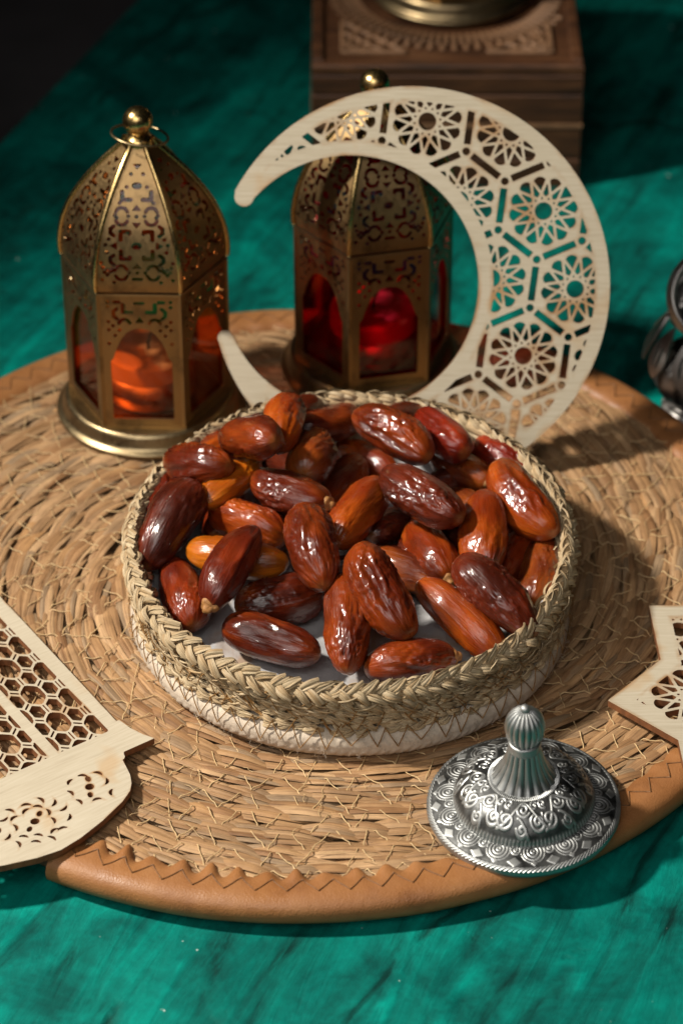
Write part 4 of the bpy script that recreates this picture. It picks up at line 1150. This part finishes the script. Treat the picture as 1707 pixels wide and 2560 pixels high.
# eight-pointed star lying over the mat edge at the right
SR = 0.0797
def star_out(x, y):
    a = np.maximum(np.abs(x), np.abs(y)) - SR * 0.7071
    u = (x + y) * 0.7071; v = (x - y) * 0.7071
    b = np.maximum(np.abs(u), np.abs(v)) - SR * 0.7071
    return np.minimum(a, b) + 0.0004
def star_sdf(x, y):
    d0 = star_out(x, y)
    H = rosette_holes(x, y, 0.0400, (0.0462, -0.001), math.radians(30), 0.016)
    inner = np.minimum(np.maximum(np.abs(x), np.abs(y)), np.maximum(np.abs(x + y), np.abs(x - y)) * 0.7071) - SR * 0.7071 + 0.0080
    inner = np.maximum(inner, 0.0 * x - 1 )
    return np.maximum(d0, -np.maximum(H, inner))
me = sheet_mesh('wooden_star', [M_ply, M_burn], star_sdf, -0.0815, 0.0815, -0.0815, 0.0815, 0.00045, 0.0028)
o = link('wooden_star', me, None, Matrix.Translation((0.1937, -0.0831, 0.0178)) @ Matrix.Rotation(math.radians(3.2 + 180), 4, 'Z') @ Matrix.Rotation(math.radians(-1.2), 4, 'Y'))
tag(o, 'pale wooden eight-pointed star ornament lying on the mat at the right', 'ornament')

# lantern-shaped cut-out lying at the lower left
uc = -0.0590
out_r = [(-0.0051, 0.1400), (-0.0051, 0.1062), (-0.0066, 0.0163), (-0.0054, 0.0163), (-0.0044, 0.0100), (-0.0024, 0.0042), (0.0, 0.0), (-0.0134, 0.0), (-0.0140, -0.0012), (-0.0143, -0.0024), (-0.0152, -0.0033), (-0.0160, -0.0034),
         (-0.0168, -0.0070), (-0.0180, -0.0120), (-0.0200, -0.0162), (-0.0226, -0.0194), (-0.0278, -0.0227), (-0.0388, -0.0272), (-0.0500, -0.0305), (-0.0588, -0.0318)]
dome_r = [(-0.0051, 0.1400), (0.000, 0.1400), (-0.0004, 0.1450), (-0.0085, 0.1480), (-0.0100, 0.160), (-0.018, 0.176), (-0.034, 0.192), (-0.051, 0.205), (-0.055, 0.213), (-0.059, 0.220)]
R_side = [(u - uc, v) for u, v in list(reversed(dome_r[1:])) + out_r]
full = R_side + [(-u, v) for u, v in reversed(R_side)]
full = [p for i, p in enumerate(full) if i == 0 or p != full[i - 1]]
def hex_lattice(x, y, a, lw):
    """strokes: tall hexagon rings round six-pointed star openings"""
    y = y / 1.50
    r2 = a * 0.866
    n = y / r2; m = x / a - n * 0.5
    best = np.full(x.shape, 1e9); lx = 0 * x; ly = 0 * x; st = np.zeros(x.shape, bool)
    for i in (0, 1):
        for j in (0, 1):
            mi = np.floor(m) + i; nj = np.floor(n) + j
            cx = mi * a + nj * a * 0.5; cy = nj * r2
            q = np.hypot(x - cx, y - cy); k = q < best
            best = np.where(k, q, best); lx = np.where(k, x - cx, lx); ly = np.where(k, y - cy, ly)
            st = np.where(k, ((mi - nj) % 3) == 0, st)
    th = np.arctan2(ly, lx); r = np.hypot(lx, ly)
    ap = r * np.cos((th + PI / 6) % (PI / 3) - PI / 6)
    ring = np.where(st, 1.0, np.abs(ap - 0.40 * a) - lw)
    strut = np.where(st, 1.0, np.maximum(np.abs(r * np.sin(th % (PI / 3) - PI / 6)) - lw * 0.9, 0.43 * a - r))
    edge = np.where(st, 1.0, np.maximum(np.abs(r * np.sin((th + PI / 6) % (PI / 3) - PI / 6)) - lw, 0.40 * a - r))
    return np.minimum(np.minimum(ring, strut), 1.0 + 0 * edge)
def commas(x, y, fl):
    H = np.full(x.shape, 1.0)
    for (cx, cy, rot, ms) in fl:
        c, s = math.cos(rot), math.sin(rot)
        X = c * (x - cx) + s * (y - cy); Y = -s * (x - cx) + c * (y - cy)
        for (a, b, l, w, ang) in ms:
            ca, sa = math.cos(ang), math.sin(ang)
            U = ca * (X - a) + sa * (Y - b); W = -sa * (X - a) + ca * (Y - b)
            W = W - ((U * U) / (l * 2.6) * (1 if (a + b) > 0 else -1) if l > 1.9 * w else 0)
            e_ = (np.sqrt((U / l) ** 2 + (W / w) ** 2) - 1) * min(l, w)
            H = np.minimum(H, e_)
    return H
def flower(n, rng, ph):
    ms = [(0, 0, 0.0017, 0.0016, 0), (0.0034, 0.0026, 0.0015, 0.0010, 0.8), (-0.0036, -0.0024, 0.0015, 0.0010, 0.7)]
    for k in range(n):
        a = ph + k * 2 * PI / n; r = 0.0070 + 0.0012 * (k % 2)
        ms.append((r * math.cos(a), r * math.sin(a), 0.0019, 0.00062, a + 1.1 + 0.4 * (k % 3)))
    for k in range(n + 4):
        a = ph + (k + 0.5) * 2 * PI / (n + 4); r = 0.0120 + 0.0012 * (k % 2)
        ms.append((r * math.cos(a), 0.82 * r * math.sin(a), 0.0020, 0.00062, a + 0.3 + 0.5 * (k % 3)))
    return ms
fl = [(0.0, -0.0138, 0.0, flower(9, None, 0.2)), (0.0255, -0.0092, 0.5, flower(8, None, 0.9)[:11]), (-0.0255, -0.0092, -0.5 + PI, flower(8, None, 0.9)[:11])]
def cut_sdf(x, y):
    d0 = d_poly(x, y, full)
    ax = np.abs(x)
    panel = np.minimum(d_box(x, y, 0, 0.0735, 0.0215, 0.0605), d_box(ax, y, 0.0366, 0.0735, 0.0107, 0.0605))
    H = np.maximum(panel, -hex_lattice(x - 0.0022, y, 0.0072, 0.00042))
    flo = commas(x, y, fl)
    up = np.maximum(d_poly(x, y, [(-0.036, 0.154), (0.036, 0.154), (0.026, 0.174), (0.0, 0.195), (-0.026, 0.174)]), -hex_lattice(x - 0.0022, y, 0.0072, 0.00042))
    return np.maximum(d0, -np.minimum(np.minimum(H, flo), up))
me = sheet_mesh('wooden_lantern_cutout', [M_ply, M_burn], cut_sdf, -0.0605, 0.0605, -0.0335, 0.2215, 0.00042, 0.0028, scorch=0.0006)
vu = Vector((-0.571, 0.821, 0)); uu = Vector((0.821, 0.571, 0))
org = Vector((-0.0536, -0.1067, 0.0176)) + uu * uc
M = Matrix((uu, vu, Vector((0, 0, 1)))).transposed().to_4x4(); M.translation = org
o = link('wooden_lantern_cutout', me, None, M)
tag(o, 'pale wooden lantern-shaped cut-out lying flat on the mat at the lower left', 'ornament')

# ------------------------------------------------------------------ engraved silver lid
def relief_lathe(prof, nphi, nr, hfun, seed=0):
    prof = np.asarray(prof, float)
    sl = np.r_[0, np.cumsum(np.hypot(np.diff(prof[:, 0]), np.diff(prof[:, 1])))]
    s = np.linspace(0, sl[-1], nr)
    pr_ = cat_rom(prof, 400); s2 = np.r_[0, np.cumsum(np.hypot(np.diff(pr_[:, 0]), np.diff(pr_[:, 1])))]
    r = np.interp(s, s2 * sl[-1] / s2[-1], pr_[:, 0]); z = np.interp(s, s2 * sl[-1] / s2[-1], pr_[:, 1])
    dr = np.gradient(r, s); dz = np.gradient(z, s)
    a = np.linspace(0, 2 * PI, nphi, endpoint=False)
    A, Rr = np.meshgrid(a, r, indexing='ij'); S = np.broadcast_to(s, A.shape)
    h, tone = hfun(A, Rr, S)
    nrm = np.stack([-dz, dr], -1); nrm /= np.linalg.norm(nrm, axis=1)[:, None] + 1e-12
    if nrm[:, 1].mean() < 0: nrm = -nrm
    R2 = Rr + h * nrm[None, :, 0]; Z2 = z[None] + h * nrm[None, :, 1]
    V = np.stack([R2 * np.cos(A), R2 * np.sin(A), Z2], -1).reshape(-1, 3)
    return V, grid_faces(nphi, nr, wrap_u=True, flip=False), np.repeat(tone.reshape(-1, 1), 3, 1)

def spiral_pts(cx, cy, r0, r1, a0, turns, n=70):
    t = np.linspace(0, 1, n); r = r0 + (r1 - r0) * t ** 0.8; a = a0 + turns * 2 * PI * t
    return np.stack([cx + r * np.cos(a), cy + r * np.sin(a)], -1)
def dome_relief(A, R, S):
    n = 8; w = 2 * PI / n
    f = (A % w) - w / 2
    x = f * 0.0185; y = R - 0.0185                      # sector plane, metres
    C = [spiral_pts(-0.0050, 0.0020, 0.0004, 0.0029, 0.5, 1.55), spiral_pts(0.0006, -0.0020, 0.0004, 0.0027, 3.6, -1.5),
         spiral_pts(0.0056, 0.0024, 0.0004, 0.0026, 1.0, 1.5), spiral_pts(-0.0056, -0.0036, 0.0004, 0.0018, 2.0, -1.1), spiral_pts(0.0052, -0.0034, 0.0004, 0.0017, 5.0, 1.1), spiral_pts(0.0003, 0.0042, 0.0003, 0.0016, 2.0, 1.2)]
    t = np.linspace(0, 1, 70)
    C.append(np.stack([-0.0083 + 0.0166 * t, 0.0046 * np.sin(2 * PI * t + 1.2)], -1))
    C.append(np.stack([-0.0010 + 0.0030 * t, 0.0012 + 0.0045 * t ** 1.6], -1))
    P = np.concatenate(C)
    d = np.full(x.shape, 1e9)
    for p in P: d = np.minimum(d, np.hypot(x - p[0], y - p[1]))
    h = 1 - sstep(0.00028, 0.00052, d)
    edge = np.minimum(sstep(0.0125, 0.0132, R), 1 - sstep(0.0242, 0.0250, R))
    bead = 0.5 + 0.5 * np.cos(A * 110)
    tone = h * edge + (1 - edge) * (0.25 + 0.6 * bead)
    hh = 0.00026 * h * edge + (1 - edge) * 0.00030 * bead
    return hh, 0.16 + 0.80 * tone
def rim_relief(A, R, S):
    n = 14; w = 2 * PI / n
    f = (A % w) - w / 2; x = f * 0.030; y = R - 0.0300
    dia = np.abs(x) * 0.75 + np.abs(y - 0.0014) - 0.0018
    f2 = ((A + w / 2) % w) - w / 2; x2 = f2 * 0.030
    dia2 = np.abs(x2) + np.abs(y - 0.0018) - 0.0010
    q = np.hypot(x2, (y + 0.0030))
    ringd = np.abs((q / 0.00135) % 1 - 0.5) * 0.00135 - 0.00030
    ringd = np.where(q < 0.0047, ringd, 1.0)
    q3 = np.hypot(x, y + 0.0036); ring3 = np.where(q3 < 0.0022, np.abs((q3 / 0.0012) % 1 - 0.5) * 0.0012 - 0.00028, 1.0)
    d = np.minimum(np.minimum(dia, dia2), np.maximum(np.minimum(ringd, ring3), -np.minimum(dia, dia2) - 0.0003 + 0 * x))
    h = 1 - sstep(-0.0001, 0.00022, d)
    rope_ = 0.5 + 0.5 * np.cos(A * 130 + R * 9000)
    em = sstep(0.0331, 0.0333, R)
    tone = h * (1 - em) + em * (0.3 + 0.7 * rope_)
    hh = 0.00020 * h * (1 - em) + em * 0.0004 * rope_
    im = 1 - sstep(0.0252, 0.0257, R)
    tone = tone * (1 - im) + im * (0.2 + 0.5 * (0.5 + 0.5 * np.cos(A * 120)))
    return hh, 0.16 + 0.80 * tone
lid = thing('ornate_lid', 'engraved silver lid with fluted knob resting on the leather mat edge', 'lid', (0.0808, -0.1420, 0.0142), (math.radians(1.5), math.radians(-2.0), 0.3))
V, F, c = relief_lathe([(0.0246, 0.0062), (0.0280, 0.0058), (0.0315, 0.0050), (0.0338, 0.0042), (0.0346, 0.0034)], 720, 64, rim_relief)
part('rim', V, F, M_silver, lid, col=c)
V, F, c = relief_lathe([(0.0344, 0.0036), (0.0349, 0.0024), (0.0347, 0.0010), (0.0335, 0.0003), (0.0300, 0.0001), (0.0, 0.0005)], 160, 24, lambda A, R, S: (0 * A, 0.75 + 0 * A))
part('underside', V, F, M_silver, lid, col=c)
V, F, c = relief_lathe([(0.0112, 0.0172), (0.0155, 0.0166), (0.0200, 0.0147), (0.0232, 0.0114), (0.0249, 0.0080), (0.0254, 0.0058)], 640, 90, dome_relief)
part('dome', V, F, M_silver, lid, col=c)
def flute(nf, amp, lo=None):
    def fn(A, R, S):
        q = np.abs(np.cos(A * nf / 2)) ** 0.7
        return amp * (q - 0.5), 0.02 + 0.98 * sstep(0.12, 0.55, q)
    return fn
V, F, c = relief_lathe([(0.0055, 0.0310), (0.0060, 0.0290), (0.0070, 0.0250), (0.0088, 0.0208), (0.0108, 0.0178), (0.0122, 0.0160)], 288, 36, flute(18, 0.0008))
part('neck', V, F, M_silver, lid, col=c)
V, F, c = relief_lathe([(0.0040, 0.0345), (0.0056, 0.0343), (0.0059, 0.0325), (0.0057, 0.0306), (0.0050, 0.0300)], 80, 14, lambda A, R, S: (0 * A, 0.8 + 0 * A))
part('collar', V, F, M_silver, lid, col=c)
V, F, c = relief_lathe([(0.0012, 0.0487), (0.0036, 0.0478), (0.0060, 0.0450), (0.0068, 0.0415), (0.0062, 0.0375), (0.0048, 0.0348), (0.0036, 0.0340)], 240, 48, flute(18, 0.00085))
kn = part('knob', V, F, M_silver, lid, col=c)
V, F, c = relief_lathe([(0.0, 0.0512), (0.0012, 0.0508), (0.0018, 0.0498), (0.0017, 0.0488), (0.0024, 0.0480)], 40, 14, lambda A, R, S: (0 * A, 0.85 + 0 * A))
part('knob_tip', V, F, M_silver, kn, col=c)

# ------------------------------------------------------------------ tarnished silver vessel at the right edge
ves = thing('silver_vessel', 'small dark silver openwork vessel standing on the green board at the right', 'vessel', (0.1690, 0.1300, 0.0), (0, 0, 0.2))
ves.scale = (1.10, 1.10, 1.16)
V, F, c = relief_lathe([(0.0, 0.0008), (0.0125, 0.0006), (0.0135, 0.0016), (0.0120, 0.0030), (0.0100, 0.0042), (0.0135, 0.0075), (0.0168, 0.0120), (0.0178, 0.0165), (0.0165, 0.0210), (0.0135, 0.0245), (0.0105, 0.0270)], 160, 60,
                       lambda A, R, S: (0.0003 * np.cos(A * 12) * (S > 0.022), 0.55 + 0.4 * np.cos(A * 12)))
part('bowl', V, F, M_gun, ves, col=c)
def petal(x, y):
    d = np.maximum(d_circ(np.abs(x), y, -0.010, 0.010, 0.0140), -y)
    hole = np.maximum(d_circ(np.abs(x), y, -0.0105, 0.0095, 0.0123), np.maximum(0.0025 - y, -(np.abs(x) - 0.0006)))
    return np.maximum(d, -hole)
def petal_map(x, y, d):
    r = 0.0215 - 0.0095 * (1 - y / 0.020) ** 0 + 0.0045 * np.cos(y / 0.020 * PI * 0.5) - d + 0.002
    r = 0.0130 + 0.0095 * np.sin(np.clip((0.021 - y) / 0.021, 0, 1) * PI * 0.55) - d
    a = x / 0.018
    return np.stack([r * np.sin(a), -r * np.cos(a), 0.0205 + y], -1)
me = sheet_mesh('openwork_petal', [M_gun, M_gun], petal, -0.006, 0.006, -0.0005, 0.0215, 0.0005, 0.0012, petal_map, flat=False)
ca = me.color_attributes['tone']; ca.data.foreach_set('color', [0.6] * (4 * len(me.vertices)))
for k in range(10):
    link('openwork_petal', me, ves, Matrix.Rotation(k * PI / 5, 4, 'Z'))
V, F, c = relief_lathe([(0.0128, 0.0400), (0.0115, 0.0420), (0.0085, 0.0440), (0.0080, 0.0460)], 80, 14, lambda A, R, S: (0.0002 * np.cos(A * 20), 0.5 + 0.4 * np.cos(A * 20)))
part('neck', V, F, M_gun, ves, col=c)
def med(A, R, S):
    n = fbm(np.stack([R * np.cos(A) * 420, R * np.sin(A) * 420, 0 * R], -1), 6, 3)
    h = sstep(-0.1, 0.25, n) * (R < 0.0135)
    return 0.0008 * h, np.where(R < 0.0135, 0.05 + 0.5 * h, 0.9)
V, F, c = relief_lathe([(0.0, 0.0016), (0.0060, 0.0014), (0.0135, 0.0008), (0.0145, 0.0026), (0.0162, 0.0030), (0.0170, 0.0010), (0.0162, -0.0010), (0.0, -0.0012)], 140, 60, med)
Mm = Matrix.Translation((0.001, -0.004, 0.0520)) @ Matrix.Rotation(math.radians(52), 4, 'X')
part('tilted_lid', V, F, M_gun, ves, Mm, col=c)

# ------------------------------------------------------------------ carved wooden box with a third lantern at the back
bx = thing('wooden_box', 'dark brown carved wooden box standing behind the lanterns', 'box', (0.0653, 0.3155, 0.0))
W2 = 0.0640; DEP = 0.150; HT = 0.0610
for i, (z0, z1) in enumerate(((0.0, 0.0155), (0.0160, 0.0330), (0.0352, 0.0505), (0.0510, HT))):
    part('front_plank', *box(-W2, W2, 0.0, 0.007, z0, z1, 0.0008), M_box, bx, smooth=False)
    part('back_plank', *box(-W2, W2, DEP - 0.007, DEP, z0, z1, 0.0008), M_box, bx, smooth=False)
    for s in (-1, 1):
        part('side_plank', *box(min(s * W2, s * (W2 - 0.007)), max(s * W2, s * (W2 - 0.007)), 0.0072, DEP - 0.0072, z0, z1, 0.0008), M_box, bx, smooth=False)
part('lid_seam', *box(-W2 - 0.0006, W2 + 0.0006, -0.0006, DEP + 0.0006, 0.0331, 0.0351), M_carve, bx, smooth=False)
part('top_board', *box(-W2 + 0.001, W2 - 0.001, 0.001, DEP - 0.001, HT, HT + 0.0030, 0.0006), M_box, bx, smooth=False)
tz = HT + 0.0030
for (x0, x1, y0, y1) in ((-W2, W2, 0, 0.0055), (-W2, W2, DEP - 0.0055, DEP), (-W2, -W2 + 0.0055, 0.0057, DEP - 0.0057), (W2 - 0.0055, W2, 0.0057, DEP - 0.0057)):
    part('frame_strip', *box(x0, x1, y0, y1, tz - 0.0028, tz + 0.0024, 0.0008), M_box, bx, smooth=False)
cxy = (0.0036, 0.078)
for k in range(64):                                     # inner carved ring
    V, F = box(0.0555, 0.0600, -0.0010, 0.0010, tz, tz + 0.0017, 0.0004)
    a = k * 2 * PI / 64
    if abs(0.0600 * math.cos(a) + cxy[0]) < 0.057 and 0.007 < cxy[1] + 0.06 * math.sin(a) < 0.143:
        part('carved_tooth', V, F, M_carve, bx, Matrix.Translation((cxy[0], cxy[1], 0)) @ Matrix.Rotation(a, 4, 'Z'), smooth=False)
for k in range(88):                                     # carved ring of short ridges round the middle
    a = k * 2 * PI / 88
    L0, L1 = (0.0455, 0.0545)
    V, F = box(L0, L1, -0.0009, 0.0009, tz, tz + 0.0019, 0.0004)
    link('carved_ridge', mesh_data('carved_ridge', V, F, M_carve, smooth=False), bx, Matrix.Translation((cxy[0], cxy[1], 0)) @ Matrix.Rotation(a, 4, 'Z'))
for sx in (-1, 1):
    for sy in (-1, 1):
        cx = sx * 0.0495; cy = 0.075 + sy * 0.0595
        for (p, q) in (((cx, cy), (cx - sx * 0.030, cy)), ((cx, cy), (cx, cy - sy * 0.030)), ((cx - sx * 0.030, cy), (cx, cy - sy * 0.030)), ((cx, cy), (cx - sx * 0.015, cy - sy * 0.015)), ((cx, cy), (cx - sx * 0.022, cy - sy * 0.008)), ((cx, cy), (cx - sx * 0.008, cy - sy * 0.022)), ((cx - sx * 0.010, cy), (cx, cy - sy * 0.010)), ((cx - sx * 0.020, cy), (cx, cy - sy * 0.020))):
            L = math.hypot(q[0] - p[0], q[1] - p[1]); an = math.atan2(q[1] - p[1], q[0] - p[0])
            part('carved_bar', *box(0, L, -0.0012, 0.0012, tz, tz + 0.0021, 0.0005), M_carve, bx, Matrix.Translation((p[0], p[1], 0)) @ Matrix.Rotation(an, 4, 'Z'), smooth=False)
lantern('dark glass brass lantern on top of the carved wooden box', (0.0689, 0.3940, tz + 0.0020), math.radians(20), M_smoke, Matrix.Rotation(math.radians(10), 4, 'Y'))
